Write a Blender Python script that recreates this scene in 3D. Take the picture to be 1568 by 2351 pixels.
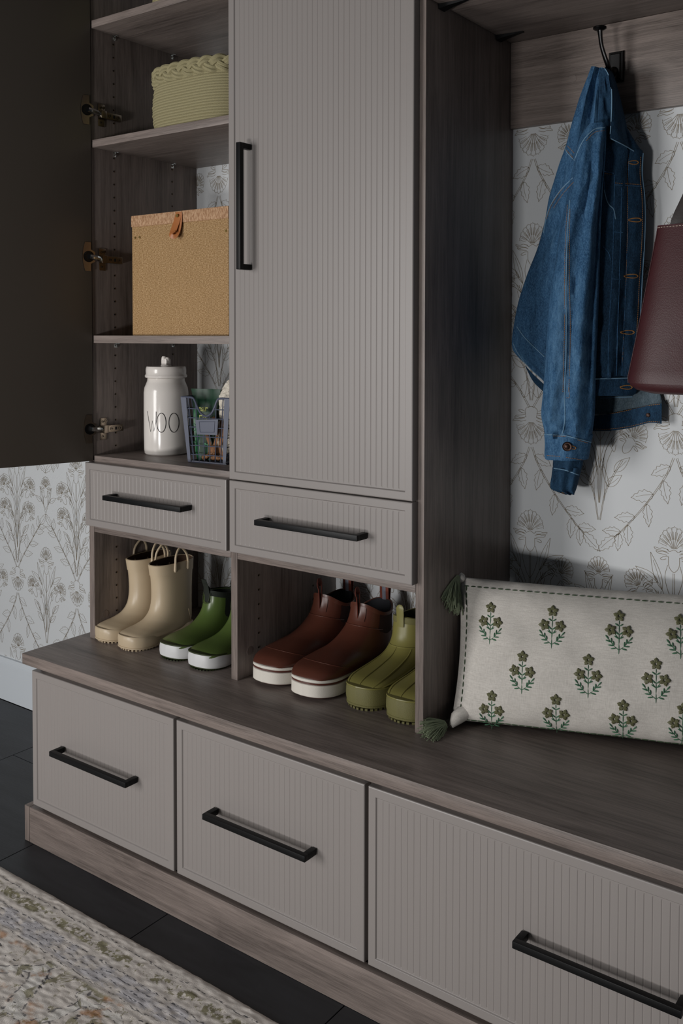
import bpy, bmesh, math, random
import numpy as np
from mathutils import Vector, Matrix, noise as mnoise
from mathutils.bvhtree import BVHTree
R_ = math.radians
SC = bpy.context.scene
for o in list(bpy.data.objects): bpy.data.objects.remove(o)
random.seed(4); rng = np.random.default_rng(4)

# ------------------------------------------------------------------ camera
CP = Vector((2.1777, -1.8424, 1.2022)); YAW, PITCH, ROLL = .6315, -.0328, .0019
FPX, PX, PY = 2183.0, 804.75, 841.74
FW = Vector((-math.sin(YAW)*math.cos(PITCH), math.cos(YAW)*math.cos(PITCH), math.sin(PITCH)))
R0 = Vector((math.cos(YAW), math.sin(YAW), 0)); U0 = R0.cross(FW)
RT = R0*math.cos(ROLL)+U0*math.sin(ROLL); UP = U0*math.cos(ROLL)-R0*math.sin(ROLL)
cam = bpy.data.cameras.new('camera'); camo = bpy.data.objects.new('camera', cam)
SC.collection.objects.link(camo); SC.camera = camo
camo.matrix_world = Matrix(((RT.x, UP.x, -FW.x, CP.x), (RT.y, UP.y, -FW.y, CP.y), (RT.z, UP.z, -FW.z, CP.z), (0, 0, 0, 1)))
cam.sensor_fit = 'HORIZONTAL'; cam.sensor_width = 36; cam.lens = FPX/1568*36
cam.shift_x = (784-PX)/1568; cam.shift_y = (PY-1175.5)/1568; cam.clip_start = .05

# ------------------------------------------------------------------ world, lights, exposure
w = bpy.data.worlds.new('world'); SC.world = w; w.use_nodes = True
w.node_tree.nodes['Background'].inputs[0].default_value = (.80, .90, 1.0, 1)
w.node_tree.nodes['Background'].inputs[1].default_value = WORLD_E = .062
def area(name, loc, target, sx, sy, power, col=(1, 1, 1)):
    l = bpy.data.lights.new(name, 'AREA'); l.shape = 'RECTANGLE'; l.size = sx; l.size_y = sy; l.energy = power; l.color = col
    o = bpy.data.objects.new(name, l); SC.collection.objects.link(o); o.location = loc
    o.rotation_euler = (Vector(target)-Vector(loc)).to_track_quat('-Z', 'Y').to_euler(); return o
area('window_light', (-.25, -3.4, 1.2), (1.1, 0, 1.0), .9, 1.5, 64, (1, .985, .97))
area('low_window_light', (1.15, -3.7, .40), (1.15, 0, .85), .36, .28, 40, (1, .985, .97))
SC.view_settings.view_transform = 'Standard'; SC.view_settings.look = 'None'; SC.view_settings.gamma = 1
SC.view_settings.exposure = -.25; SC.view_settings.use_curve_mapping = False

# ------------------------------------------------------------------ measured sizes (metres)
D = .5195; H = .4588; TB = .0256; X0 = .2598; D2 = .3710; DP = .3515; XA = .2957; XB = .7692; XC = 1.2382; T = .018
ZDB = .8969; ZUT = .8944; ZUB = .7409; XUL0 = .3054; XUL1 = .7735; XUR0 = .7823; XUR1 = 1.2426
S1 = 1.9543; S2 = 1.6706; S3 = 1.2009; S4 = .9095
D3 = .4984; XL = [(.2669, .7443), (.7532, 1.2266), (1.2346, 2.085)]; ZLT = .413; ZLB = .0928
DK = .5013; XK = .2384; ZK = .0847; RB = .0148; RZ0 = 1.638; RZ1 = 1.8164; ZBB = .1371; XR = 2.12; ZTOP = 2.36

def ray(u, v): return (FW + RT*((u-PX)/FPX) - UP*((v-PY)/FPX))
def atY(u, v, y): d = ray(u, v); return CP + d*((y-CP.y)/d.y)
def atZ(u, v, z): d = ray(u, v); return CP + d*((z-CP.z)/d.z)
def atX(u, v, x): d = ray(u, v); return CP + d*((x-CP.x)/d.x)

# ------------------------------------------------------------------ materials
def srgb(h):
    h = h.lstrip('#'); c = [int(h[i:i+2], 16)/255 for i in (0, 2, 4)]
    return tuple((x/12.92 if x <= .04045 else ((x+.055)/1.055)**2.4) for x in c)+(1,)
class N:
    def __init__(s, name, rough=.5, metal=0, spec=.5):
        s.m = bpy.data.materials.new(name); s.m.use_nodes = True; s.t = s.m.node_tree; s.b = s.t.nodes['Principled BSDF']
        s.b.inputs['Roughness'].default_value = rough; s.b.inputs['Metallic'].default_value = metal
        s.b.inputs['Specular IOR Level'].default_value = spec
    def n(s, t, **k):
        x = s.t.nodes.new(t)
        for a, b in k.items():
            if a.startswith('i_'):
                key = a[2:]; x.inputs[int(key) if key.isdigit() else key].default_value = b
            else: setattr(x, a, b)
        return x
    def l(s, a, b): s.t.links.new(a, b)
    def coord(s, scale=(1, 1, 1), rot=(0, 0, 0), kind='Object'):
        c = s.n('ShaderNodeTexCoord'); m = s.n('ShaderNodeMapping'); m.inputs['Scale'].default_value = scale; m.inputs['Rotation'].default_value = rot
        s.l(c.outputs[kind], m.inputs[0]); return m.outputs[0]
    def noise(s, co, scale, detail=3, rough=.55, dist=0):
        x = s.n('ShaderNodeTexNoise', i_Scale=scale, i_Detail=detail, i_Roughness=rough, i_Distortion=dist); s.l(co, x.inputs['Vector']); return x.outputs[0]
    def ramp(s, f, stops):
        r = s.n('ShaderNodeValToRGB'); e = r.color_ramp.elements
        while len(e) < len(stops): e.new(.5)
        for k, (p, c) in zip(e, stops): k.position = p; k.color = c if len(c) == 4 else tuple(c)+(1,)
        s.l(f, r.inputs[0]); return r.outputs[0]
    def mix(s, f, a, b, mode='MIX'):
        x = s.n('ShaderNodeMix', data_type='RGBA', blend_type=mode)
        for sock, v in ((x.inputs[0], f), (x.inputs[6], a), (x.inputs[7], b)):
            if hasattr(v, 'node'): s.l(v, sock)
            else: sock.default_value = v
        return x.outputs[2]
    def math(s, op, a, b=0):
        x = s.n('ShaderNodeMath', operation=op)
        for i, v in enumerate((a, b)):
            if hasattr(v, 'node'): s.l(v, x.inputs[i])
            else: x.inputs[i].default_value = v
        return x.outputs[0]
    def col(s, c):
        if hasattr(c, 'node'): s.l(c, s.b.inputs['Base Color'])
        else: s.b.inputs['Base Color'].default_value = c
        return s
    def bump(s, h, strength=.3, dist=.001):
        b = s.n('ShaderNodeBump'); b.inputs['Strength'].default_value = strength; b.inputs['Distance'].default_value = dist
        s.l(h, b.inputs['Height']); s.l(b.outputs[0], s.b.inputs['Normal']); return s

def plain(name, c, rough=.5, metal=0, bump=None, spec=.5, var=.0):
    k = N(name, rough, metal, spec); c = srgb(c) if isinstance(c, str) else c
    if var:
        co = k.coord(); f = k.noise(co, 14, 4)
        k.col(k.mix(f, tuple(x*(1-var) for x in c[:3])+(1,), tuple(x*(1+var) for x in c[:3])+(1,)))
    else: k.col(c)
    if bump:
        co = k.coord(); k.bump(k.noise(co, bump[0], 2), bump[1], bump[2])
    return k.m

def wood(name, axis, lo=(.066, .052, .046, 1), hi=(.285, .233, .208, 1), rough=.42):
    k = N(name, rough, 0, .4)
    sc = {'x': (1, 14, 14), 'y': (14, 1, 14), 'z': (14, 14, 1)}[axis]
    co = k.coord(sc)
    warp = k.noise(k.coord(), 2.2, 3, .6)
    v = k.n('ShaderNodeVectorMath', operation='SCALE'); k.l(warp, v.inputs[0]); v.inputs['Scale'].default_value = 1.6
    a = k.n('ShaderNodeVectorMath', operation='ADD'); k.l(co, a.inputs[0]); k.l(v.outputs[0], a.inputs[1])
    big = k.noise(a.outputs[0], 1.3, 4, .6, .4)
    sc2 = {'x': (7, 330, 330), 'y': (330, 7, 330), 'z': (330, 330, 7)}[axis]
    fine = k.noise(k.coord(sc2), 2.2, 4, .75)
    sc3 = {'x': (2.2, 60, 60), 'y': (60, 2.2, 60), 'z': (60, 60, 2.2)}[axis]
    med = k.noise(k.coord(sc3), 2.0, 3, .6, .3)
    f = k.math('ADD', k.math('ADD', k.math('MULTIPLY', big, .34), k.math('MULTIPLY', fine, .40)), k.math('MULTIPLY', med, .26))
    mid = tuple(lo[i]*.45+hi[i]*.55 for i in range(3))+(1,)
    c = k.ramp(f, [(.35, lo), (.5, mid), (.64, hi)])
    k.col(c); k.bump(fine, .35, .0006); return k.m

M_ = {}
M_['wood_x'] = wood('grey_brown_oak_x', 'x'); M_['wood_y'] = wood('grey_brown_oak_y', 'y'); M_['wood_z'] = wood('grey_brown_oak_z', 'z')
M_['paint'] = plain('greige_door_paint', '#8c8683', .38, bump=(900, .06, .0003), spec=.4)
M_['door_inner'] = plain('dark_taupe_door_back', '#4b443d', .34, spec=.5)
M_['black'] = plain('black_metal', '#08090b', .45, bump=(1200, .1, .0002), spec=.22)
M_['iron'] = plain('dark_bronze_iron', '#0c0b0c', .28, .4)
M_['nickel'] = plain('nickel', '#8e8274', .22, 1)
M_['chrome'] = plain('chrome', '#d8dcdc', .12, 1)
M_['hole'] = plain('hole_dark', '#050403', .8); M_['hole_rim'] = plain('hole_rim', '#6b5236', .6)
M_['wallpaper'] = plain('wallpaper_ground', (.60, .62, .635, 1), .55, bump=(700, .12, .0003))
M_['print'] = plain('wallpaper_ink', (.235, .195, .14, 1), .5)
M_['baseboard'] = plain('white_baseboard', (.62, .66, .70, 1), .4)
M_['grout'] = plain('grout', '#0c0d0f', .9)

# ------------------------------------------------------------------ mesh builder
class MB:
    def __init__(s): s.v = []; s.f = []; s.mi = []
    def add(s, vs, fs, mi=0):
        o = len(s.v); s.v.extend([tuple(p) for p in vs]); s.f.extend([tuple(i+o for i in f) for f in fs]); s.mi.extend([mi]*len(fs)); return s
    def box(s, x0, x1, y0, y1, z0, z1, b=0, mi=0):
        if x0 > x1: x0, x1 = x1, x0
        if y0 > y1: y0, y1 = y1, y0
        if z0 > z1: z0, z1 = z1, z0
        if b <= 0:
            vs = [(x, y, z) for x in (x0, x1) for y in (y0, y1) for z in (z0, z1)]
            return s.add(vs, [(0, 1, 3, 2), (4, 6, 7, 5), (0, 4, 5, 1), (2, 3, 7, 6), (0, 2, 6, 4), (1, 5, 7, 3)], mi)
        bm = bmesh.new(); bmesh.ops.create_cube(bm, size=1)
        for v in bm.verts: v.co = ((x0+x1)/2+v.co.x*(x1-x0), (y0+y1)/2+v.co.y*(y1-y0), (z0+z1)/2+v.co.z*(z1-z0))
        bmesh.ops.bevel(bm, geom=bm.edges[:], offset=b, segments=2, profile=.6, affect='EDGES')
        bm.verts.ensure_lookup_table(); s.add([v.co[:] for v in bm.verts], [[v.index for v in f.verts] for f in bm.faces], mi); bm.free(); return s
    def bm(s, bm, mi=0, mat=None):
        bm.verts.index_update(); s.add([(mat @ v.co if mat else v.co)[:] for v in bm.verts], [[v.index for v in f.verts] for f in bm.faces], mi); bm.free(); return s
    def loft(s, rings, cap0=True, cap1=True, close=True, mi=0):
        n = len(rings[0]); o = len(s.v)
        for r in rings: s.v.extend([tuple(p) for p in r])
        for i in range(len(rings)-1):
            for j in range(n if close else n-1):
                a = o+i*n+j; b = o+i*n+(j+1) % n; s.f.append((a, b, b+n, a+n)); s.mi.append(mi)
        for c, k in ((cap0, 0), (cap1, len(rings)-1)):
            if c and close:
                ctr = np.mean(np.array(rings[k], float), axis=0); s.v.append(tuple(ctr)); ci = len(s.v)-1
                for j in range(n):
                    a = o+k*n+j; b = o+k*n+(j+1) % n
                    s.f.append((b, a, ci) if k == 0 else (a, b, ci)); s.mi.append(mi)
        return s
    def tube(s, pts, r, n=8, closed=False, mi=0, caps=True, flat=None, up=None):
        P = [Vector(p) for p in pts]; m = len(P); rs = r if hasattr(r, '__len__') else [r]*m
        rings = []; prev = None
        for i in range(m):
            t = (P[(i+1) % m]-P[i-1]) if closed else (P[min(i+1, m-1)]-P[max(i-1, 0)])
            if t.length < 1e-9: t = Vector((0, 0, 1))
            t.normalize()
            if up is not None:
                a = Vector(up) - t*t.dot(Vector(up))
                if a.length < 1e-6: a = t.orthogonal()
            elif prev is None: a = t.orthogonal()
            else: a = prev - t*prev.dot(t)
            a.normalize(); prev = a; b = t.cross(a)
            fa = flat if flat else 1
            rings.append([P[i]+a*(rs[i]*fa*math.cos(2*math.pi*k/n))+b*(rs[i]*math.sin(2*math.pi*k/n)) for k in range(n)])
        if closed: rings.append(rings[0])
        return s.loft(rings, caps and not closed, caps and not closed, True, mi)
    def lathe(s, prof, c=(0, 0, 0), n=48, mi=0, mat=None):
        rings = [[(c[0]+r*math.cos(2*math.pi*k/n), c[1]+r*math.sin(2*math.pi*k/n), c[2]+z) for k in range(n)] for r, z in prof]
        if mat: rings = [[mat @ Vector(p) for p in r] for r in rings]
        return s.loft(rings, True, True, True, mi)
    def mesh(s, name, mats, off=(0, 0, 0), smooth=True, ang=38):
        me = bpy.data.meshes.new(name); V = np.array(s.v, float)-np.array(off)[None, :]
        me.from_pydata(V.tolist(), [], s.f)
        for m in (mats if isinstance(mats, (list, tuple)) else [mats]): me.materials.append(m)
        me.polygons.foreach_set('material_index', s.mi)
        bmx = bmesh.new(); bmx.from_mesh(me); bmesh.ops.recalc_face_normals(bmx, faces=bmx.faces[:]); bmx.to_mesh(me); bmx.free()
        if smooth:
            me.polygons.foreach_set('use_smooth', [True]*len(me.polygons)); me.set_sharp_from_angle(angle=R_(ang))
        me.update(); return me

COL = SC.collection
def root_of(o):
    while o.parent: o = o.parent
    return o
def thing(name, label, cat, loc=(0, 0, 0), group=None, rotz=0):
    o = bpy.data.objects.new(name, None); COL.objects.link(o); o.location = loc; o.rotation_euler = (0, 0, rotz); o.empty_display_size = .03
    o['label'] = label; o['category'] = cat
    if group: o['group'] = group
    return o
def part(name, mb, mats, parent=None, label=None, local=False, smooth=True, ang=38, kind=None):
    off = (0, 0, 0) if (local or parent is None) else root_of(parent).location
    me = mb.mesh(name, mats, off, smooth, ang) if isinstance(mb, MB) else mb
    o = bpy.data.objects.new(name, me); COL.objects.link(o)
    if parent: o.parent = parent
    if label: o['label'] = label
    if kind: o['kind'] = kind
    return o
def solo(name, mb, mats, label, cat, loc, group=None, smooth=True, ang=38):
    me = mb.mesh(name, mats, loc, smooth, ang); o = bpy.data.objects.new(name, me); COL.objects.link(o); o.location = loc
    o['label'] = label; o['category'] = cat
    if group: o['group'] = group
    return o
def struct(name, mb, mats, smooth=False):
    me = mb.mesh(name, mats, (0, 0, 0), smooth); o = bpy.data.objects.new(name, me); COL.objects.link(o); o['kind'] = 'structure'; return o

def cr(pts, n=8, closed=False):
    """Catmull-Rom resampling of a list of points (any dimension)"""
    P = [np.array(p, float) for p in pts]; m = len(P); out = []
    rngi = range(m if closed else m-1)
    for i in rngi:
        p0 = P[i-1] if (closed or i > 0) else 2*P[0]-P[1]; p1 = P[i]; p2 = P[(i+1) % m]
        p3 = P[(i+2) % m] if (closed or i+2 < m) else 2*P[-1]-P[-2]
        for k in range(n):
            t = k/n; out.append(.5*((2*p1)+(-p0+p2)*t+(2*p0-5*p1+4*p2-p3)*t*t+(-p0+3*p1-3*p2+p3)*t**3))
    if not closed: out.append(P[-1])
    return out
# ------------------------------------------------------------------ the room
BW = struct('wall_back', MB().box(-2.6, 3.6, 0, .1, 0, 2.6), M_['wallpaper'])
# printed floral line pattern of the wallpaper: one repeat drawn as thin ribbons, tiled over the wall
LINES = []
def L(pts, sm=5, w=.0009): LINES.append((cr(pts, sm) if sm else [np.array(p, float) for p in pts], w))
def rot2(pts, a, c=(0, 0), s=1, fx=1):
    ca, sa = math.cos(a), math.sin(a)
    return [(c[0]+s*fx*(x*ca-z*sa), c[1]+s*(x*sa+z*ca)) for x, z in pts]
def fan(c, r, a=0, fx=1, curls=True, calyx=True, wide=1.0):
    """carnation head seen from the side; local up = +z"""
    def put(pts, sm=4, w=.0010): L(rot2(pts, a, c, 1, fx), sm, w)
    n = 9; rim = []
    for i in range(n):
        t0 = (-78+156*i/n)*math.pi/180; t1 = (-78+156*(i+1)/n)*math.pi/180; R1 = r*(1-.10*abs((t0+t1)/2)**1.5)
        m = 5
        for j in range(m):
            t = t0+(t1-t0)*(j+.5)/m; rr = R1*(1+(.035 if j % 2 == 0 else -.02)) * (1 if 0 < j < m-1 else .965)
            rim.append((rr*math.sin(t)*.82*wide, rr*math.cos(t)))
        rim.append((r*.86*math.sin(t1)*.82*wide, r*.86*math.cos(t1)))
        tt = t1
        if i < n-1: put([(r*.12*math.sin(tt*.8), r*.05), (r*.45*math.sin(tt)*.72*wide, r*.45*math.cos(tt)), (r*.86*math.sin(tt)*.82*wide, r*.86*math.cos(tt))])
        tc = (t0+t1)/2
        for q in (-.25, .25):
            tq = tc+(t1-t0)*q; put([(r*.45*math.sin(tq)*.75, r*.45*math.cos(tq)), (r*.8*math.sin(tq)*.82*wide, r*.8*math.cos(tq))], 2, .0007)
    L(rot2(rim, a, c, 1, fx), 0)
    if curls:
        for s in (-1, 1):
            for k in range(2):
                z0 = -r*(.02+.15*k)
                put([(s*r*.24, z0-r*.02), (s*r*.48, z0+r*.05), (s*r*.66, z0+r*.01), (s*r*(.88-.08*k), z0+r*.05), (s*r*(.80-.08*k), z0-r*.05), (s*r*.56, z0-r*.07), (s*r*.30, z0-r*.11)])
            put([(s*r*.26, -r*.34), (s*r*.46, -r*.36), (s*r*.60, -r*.46), (s*r*.50, -r*.50), (s*r*.34, -r*.44)])
    if calyx:
        put([(-r*.3, -r*.0), (-r*.2, -r*.1), (0, 0), (r*.2, -r*.1), (r*.3, 0)])
        put([(-r*.24, -r*.32), (-r*.22, -r*.75), (0, -r*1.0), (r*.22, -r*.75), (r*.24, -r*.32)])
def leaf(b, a, ln, wd, ser=0, fx=1, vein=True):
    """a = direction angle (0 = up), serrated when ser"""
    n = 9; Lf = []; Rt = []
    for i in range(n+1):
        t = i/n; h = wd*math.sin(math.pi*t**.8)*(1-.15*t)
        if ser and 0 < i < n: h *= 1+(.28 if i % 2 else -.12)
        Lf.append((-h, t*ln)); Rt.append((h*.9, t*ln+(.02*ln if ser and i % 2 else 0)))
    Lf[-1] = Rt[-1] = (0, ln)
    L(rot2(Lf, a, b, 1, fx), 2 if not ser else 0); L(rot2(Rt, a, b, 1, fx), 2 if not ser else 0)
    if vein: L(rot2([(0, 0), (wd*.12, ln*.45), (0, ln*.78)], a, b, 1, fx), 3, .0007)
def two(pts, g=.0016):
    for s in (-1, 1):
        P = cr(pts, 5); Q = []
        for i, p in enumerate(P):
            d = P[min(i+1, len(P)-1)]-P[max(i-1, 0)]; d = d/np.linalg.norm(d); Q.append((p[0]-d[1]*s*g*(1-i/len(P)*.5), p[1]+d[0]*s*g*(1-i/len(P)*.5)))
        L(Q, 0, .0009)
P_ = .605; HX = .15125
def mirror(fn, cx):
    for fx in (-1, 1): fn(lambda x, z: (cx+fx*x, z), fx)
def bouquet(cx, zt, tip, sides):
    fan((cx, zt-.044), .044)
    L([(cx-.012, zt-.075), (cx-.017, zt-.10), (cx-.009, zt-.13), (cx, zt-.145)]); L([(cx+.012, zt-.075), (cx+.017, zt-.10), (cx+.009, zt-.13), (cx, zt-.145)])
    for s in (-.0015, .0015): L([(cx+s, zt-.09), (cx+s, tip+.05), (cx+s*.2, tip)], 4)
    def side(p, fx):
        b = p(.022, zt-.125); leaf(b, .32*-fx if fx > 0 else .32, .075, .008)
        b = p(.030, zt-.112); leaf(b, -1.05*fx, .052, .010)
        L([p(.0, zt-.20), p(.006, zt-.165), p(.022, zt-.125), p(.038, zt-.10)]); L([p(.003, zt-.215), p(.012, zt-.165), p(.028, zt-.142), p(.05, zt-.128), p(.062, zt-.132)]); L([p(.004, zt-.205), p(.014, zt-.16), p(.03, zt-.133), p(.05, zt-.118), p(.062, zt-.118)])
        for k, dz in enumerate(sides):
            zc = zt-dz; a = -.55*fx
            fan(p(.068-.003*k, zc), .036, a if fx > 0 else -.55*-1, 1, curls=True, calyx=True)
            two([p(.047, zc-.045), p(.03, zc-.075), p(.012, zc-.115), p(.002, zc-.17)])
            b = p(.03, zc-.070); leaf(b, -.8*fx, .045, .010); b = p(.015, zc-.10); leaf(b, -.9*fx, .040, .010, 0)
            for q in range(3): L([p(.026, zc-.02), p(.03+.006*(q-1), zc-.003)], 2)
            L([p(.022, zc-.018), p(.03, zc-.03), p(.034, zc-.015)]); L([p(.026, zc-.026), p(.014, zc-.06), p(.010, zc-.13)])
        L([p(.003, tip+.09), p(.016, tip+.055), p(.02, tip+.035), p(.012, tip+.045), p(.004, tip+.075)])
        L([p(.009, zt-.20), p(.008, tip+.09), p(.001, tip)])
    mirror(side, cx)
def branch(pts, fx, cx, up):
    Q = cr([(cx+fx*x, z) for x, z in pts], 6); two([(cx+fx*x, z) for x, z in pts])
    for t, s, ln, wd in ((.16, 1, .042, .011), (.3, -1, .046, .010), (.42, 1, .046, .012), (.52, -1, .046, .009), (.63, 1, .042, .010), (.74, -1, .042, .009), (.86, 1, .038, .009), (.9, -1, .036, .008)):
        i = int(t*(len(Q)-1)); d = Q[min(i+1, len(Q)-1)]-Q[max(i-1, 0)]; ang = math.atan2(-d[0], d[1]); leaf(tuple(Q[i]), ang+s*fx*.75, ln, wd, 1)
    d = Q[-1]-Q[-3]; leaf(tuple(Q[-1]), math.atan2(-d[0], d[1]), .05, .010, 1)
# column H
bouquet(0, .228, -.094, (.125, .202))
fan((0, .417), .048, math.pi, 1, True, False)
L([(-.012, .425), (-.014, .440), (-.006, .447), (.006, .447), (.014, .440), (.012, .425)])
for fx in (-1, 1):
    branch([(.003, .362), (.018, .325), (.055, .268), (.098, .215), (.118, .195)], fx, 0, 0)
    branch([(.004, -.159), (.03, -.118), (.065, -.075), (.105, -.025), (.122, -.005)], fx, 0, 1)
# column M
fan((HX, .116), .034)
for fx in (-1, 1):
    L([(HX+fx*.009, .09), (HX+fx*.013, .07), (HX, .045)]); leaf((HX+fx*.012, .062), -.3*fx, .055, .006); leaf((HX+fx*.02, .07), -1.1*fx, .036, .008)
    L([(HX+fx*.002, .035), (HX+fx*.012, .06), (HX+fx*.026, .08)])
bouquet(HX, .531, .26, (.136,))
rv = []; rf = []
for pts, wd in LINES:
    o = len(rv); m = len(pts)
    for i, p in enumerate(pts):
        d = np.array(pts[min(i+1, m-1)])-np.array(pts[max(i-1, 0)]); l_ = np.linalg.norm(d); d = d/l_ if l_ > 1e-9 else np.array([1., 0]); nn = np.array([-d[1], d[0]])*wd/2
        rv.append((p[0]+nn[0], p[1]+nn[1])); rv.append((p[0]-nn[0], p[1]-nn[1]))
    for i in range(m-1): rf.append((o+2*i, o+2*i+1, o+2*i+3, o+2*i+2))
rv = np.array(rv); rf = np.array(rf); tv = []; tf = []; k = 0
for i in range(-3, 9):
    for j in range(0, 5):
        V = rv+np.array([-.512+.3025*i, P_*j-.0]); tv.append(np.stack([V[:, 0], np.full(len(V), -.0004), V[:, 1]], 1)); tf.append(rf+len(rv)*k); k += 1
tv = np.concatenate(tv); tf = np.concatenate(tf)
fx_ = tv[tf].mean(1); keep = (fx_[:, 2] > .14) & (fx_[:, 2] < 2.3) & (fx_[:, 0] > -1.2) & (fx_[:, 0] < 2.1) & ~((fx_[:, 2] > RZ0-.002) & (fx_[:, 0] > XC))
tf = tf[keep]; used = np.unique(tf); remap = np.zeros(len(tv), int); remap[used] = np.arange(len(used))
me = bpy.data.meshes.new('floral_print'); me.from_pydata(tv[used].tolist(), [], remap[tf].tolist()); me.materials.append(M_['print'])
fp = bpy.data.objects.new('floral_print', me); COL.objects.link(fp); fp.parent = BW; fp['kind'] = 'stuff'; fp['label'] = 'brown line drawn carnation wallpaper print'

# baseboard with a stepped top moulding
bb = MB(); pr = [(0, 0), (-.016, 0), (-.016, .118), (-.013, .122), (-.013, .128), (-.009, .1371), (0, .1371)]
bb.loft([[(x, y, z) for y, z in pr] for x in (-2.6, X0+.02)])
struct('baseboard_back', bb, M_['baseboard'])

# floor: dark stone planks laid in staggered columns
FL = struct('floor', MB().box(-2.6, 3.6, -4.2, .1, -.06, -.004), M_['grout'])
k = N('dark_slate_tile', .46, 0, .45); co = k.coord((1.2, 7, 1), (0, 0, .25)); f1 = k.noise(co, 3, 5, .65, .5)
k.col(k.ramp(f1, [(.3, srgb('#202226')), (.7, srgb('#34363b'))])); k.bump(k.noise(k.coord((2, 14, 1)), 18, 3), .25, .001); M_['tile'] = k.m
cols = [.272+.457*i for i in range(-5, 6)]
for ci, cx in enumerate(cols):
    off = {4: -.02, 5: -.245}.get(ci, -.02-.305*(ci % 3))
    for r in range(-1, 5):
        y1 = off-.914*(r-0); y0 = y1-.914
        if y1 > 0 and y0 > -.05: continue
        y1c = min(y1, -.0005); y0c = max(y0, -4.2)
        if y1c-y0c < .02 or y0c < -3.6 and y1c < -3.6: continue
        part('floor_tile', MB().box(cx-.457+.001, cx-.001, y0c+.001, y1c-.001, -.01, 0, .0008), M_['tile'], FL, smooth=False)

# ------------------------------------------------------------------ rug
GX, GY = 520, 330
xs = np.linspace(-1.0, 1.75, GX); ys = np.linspace(-1.6, -.607, GY)
from_noise = lambda x, y, s: mnoise.noise(Vector((x*s, y*s, 0)))
h1 = rng.random((GY, GX))
XX, YY = np.meshgrid(xs, ys)
sm = (h1+np.roll(h1, 1, 0)+np.roll(h1, -1, 0)+np.roll(h1, 1, 1)+np.roll(h1, -1, 1))/5
lo = np.array([[from_noise(x, y, 9) for x in xs[::4]] for y in ys[::3]]); lo = np.repeat(np.repeat(lo, 3, 0), 4, 1)[:GY, :GX]
dist = -.607-YY; edge = np.clip(dist/.012, 0, 1)**.5
ZZ = .001+edge*.0095+(sm-.5)*.0042*edge+lo*.0003*edge
wob = np.array([from_noise(x, 3.3, 4)*.004 + from_noise(x, 8.3, 60)*.0012 for x in xs])
YYw = YY+wob[None, :]*np.clip(1-dist/.1, 0, 1)
mb = MB(); mb.v = np.stack([XX, YYw, ZZ], -1).reshape(-1, 3).tolist()
ii = (np.arange(GY-1)[:, None]*GX+np.arange(GX-1)[None, :]).reshape(-1)
mb.f = np.stack([ii, ii+1, ii+1+GX, ii+GX], 1).tolist(); mb.mi = [0]*len(mb.f)
k = N('wool_rug_pile', .95, 0, .1)
co = k.coord(); sep = k.n('ShaderNodeSeparateXYZ'); k.l(co, sep.inputs[0])
d = k.math('MULTIPLY', sep.outputs['Y'], -1)               # metres from the edge (object origin on the edge)
wv = k.math('ADD', d, k.math('MULTIPLY', k.math('SUBTRACT', k.noise(co, 26, 3), .5), .016))
base = k.mix(k.noise(co, 16, 5, .6), srgb('#dfd9d3'), srgb('#cdbfb3'))
base = k.mix(k.math('MULTIPLY', k.noise(co, 240, 2), .7), base, srgb('#f0ebe5'))
def band(lo_, hi_, soft=.003):
    a = k.n('ShaderNodeMapRange', i_1=lo_-soft, i_2=lo_+soft); k.l(wv, a.inputs[0]); b = k.n('ShaderNodeMapRange', i_1=hi_-soft, i_2=hi_+soft); k.l(wv, b.inputs[0])
    return k.math('MULTIPLY', a.outputs[0], k.math('SUBTRACT', 1, b.outputs[0]))
def thr(n_, t, s=.05):
    a = k.n('ShaderNodeMapRange', i_1=t-s, i_2=t+s); k.l(n_, a.inputs[0]); return a.outputs[0]
olive = k.math('MULTIPLY', band(.042, .068), thr(k.noise(co, 48, 4, .7), .50, .03))
c = k.mix(k.math('MULTIPLY', olive, .85), base, srgb('#7d7855'))
grey = band(.082, .128); c = k.mix(k.math('MULTIPLY', k.math('MULTIPLY', grey, thr(k.noise(co, 30, 3), .47, .08)), .6), c, srgb('#bcbcc6'))
dash = k.noise(k.coord((95, 420, 1)), 1, 1, .5)
for a_, b_ in ((.029, .033), (.081, .085), (.094, .097), (.106, .109), (.118, .121), (.130, .133)):
    c = k.mix(k.math('MULTIPLY', k.math('MULTIPLY', band(a_, b_, .0012), thr(dash, .52, .04)), .85), c, srgb('#34363e'))
field = thr(d, .14, .004)
vo = k.n('ShaderNodeTexVoronoi', feature='DISTANCE_TO_EDGE', i_Scale=6.5); wn = k.noise(co, 9, 3); va = k.n('ShaderNodeVectorMath', operation='ADD'); k.l(co, va.inputs[0])
ws = k.n('ShaderNodeVectorMath', operation='SCALE'); ws.inputs['Scale'].default_value = .12; k.l(wn, ws.inputs[0]); k.l(ws.outputs[0], va.inputs[1]); k.l(va.outputs[0], vo.inputs['Vector'])
motif = k.math('MULTIPLY', field, k.math('SUBTRACT', 1, thr(vo.outputs[0], .045, .015)))
c = k.mix(k.math('MULTIPLY', motif, .7), c, srgb('#e8e5df'))
ol2 = k.math('MULTIPLY', field, k.math('MULTIPLY', thr(k.noise(co, 27, 5, .7, .6), .56, .025), .75)); c = k.mix(ol2, c, srgb('#7f7955'))
ru = k.math('MULTIPLY', field, k.math('MULTIPLY', thr(k.noise(k.coord((1, 1.6, 1), (0, 0, .5)), 9, 4, .6, .3), .585, .03), .75)); c = k.mix(ru, c, srgb('#b08058'))
vline = k.math('MULTIPLY', thr(vo.outputs[0], .050, .004), k.math('SUBTRACT', 1, thr(vo.outputs[0], .066, .004))); dsh2 = thr(k.noise(k.coord((110, 110, 1)), 1, 1), .5, .03)
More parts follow.
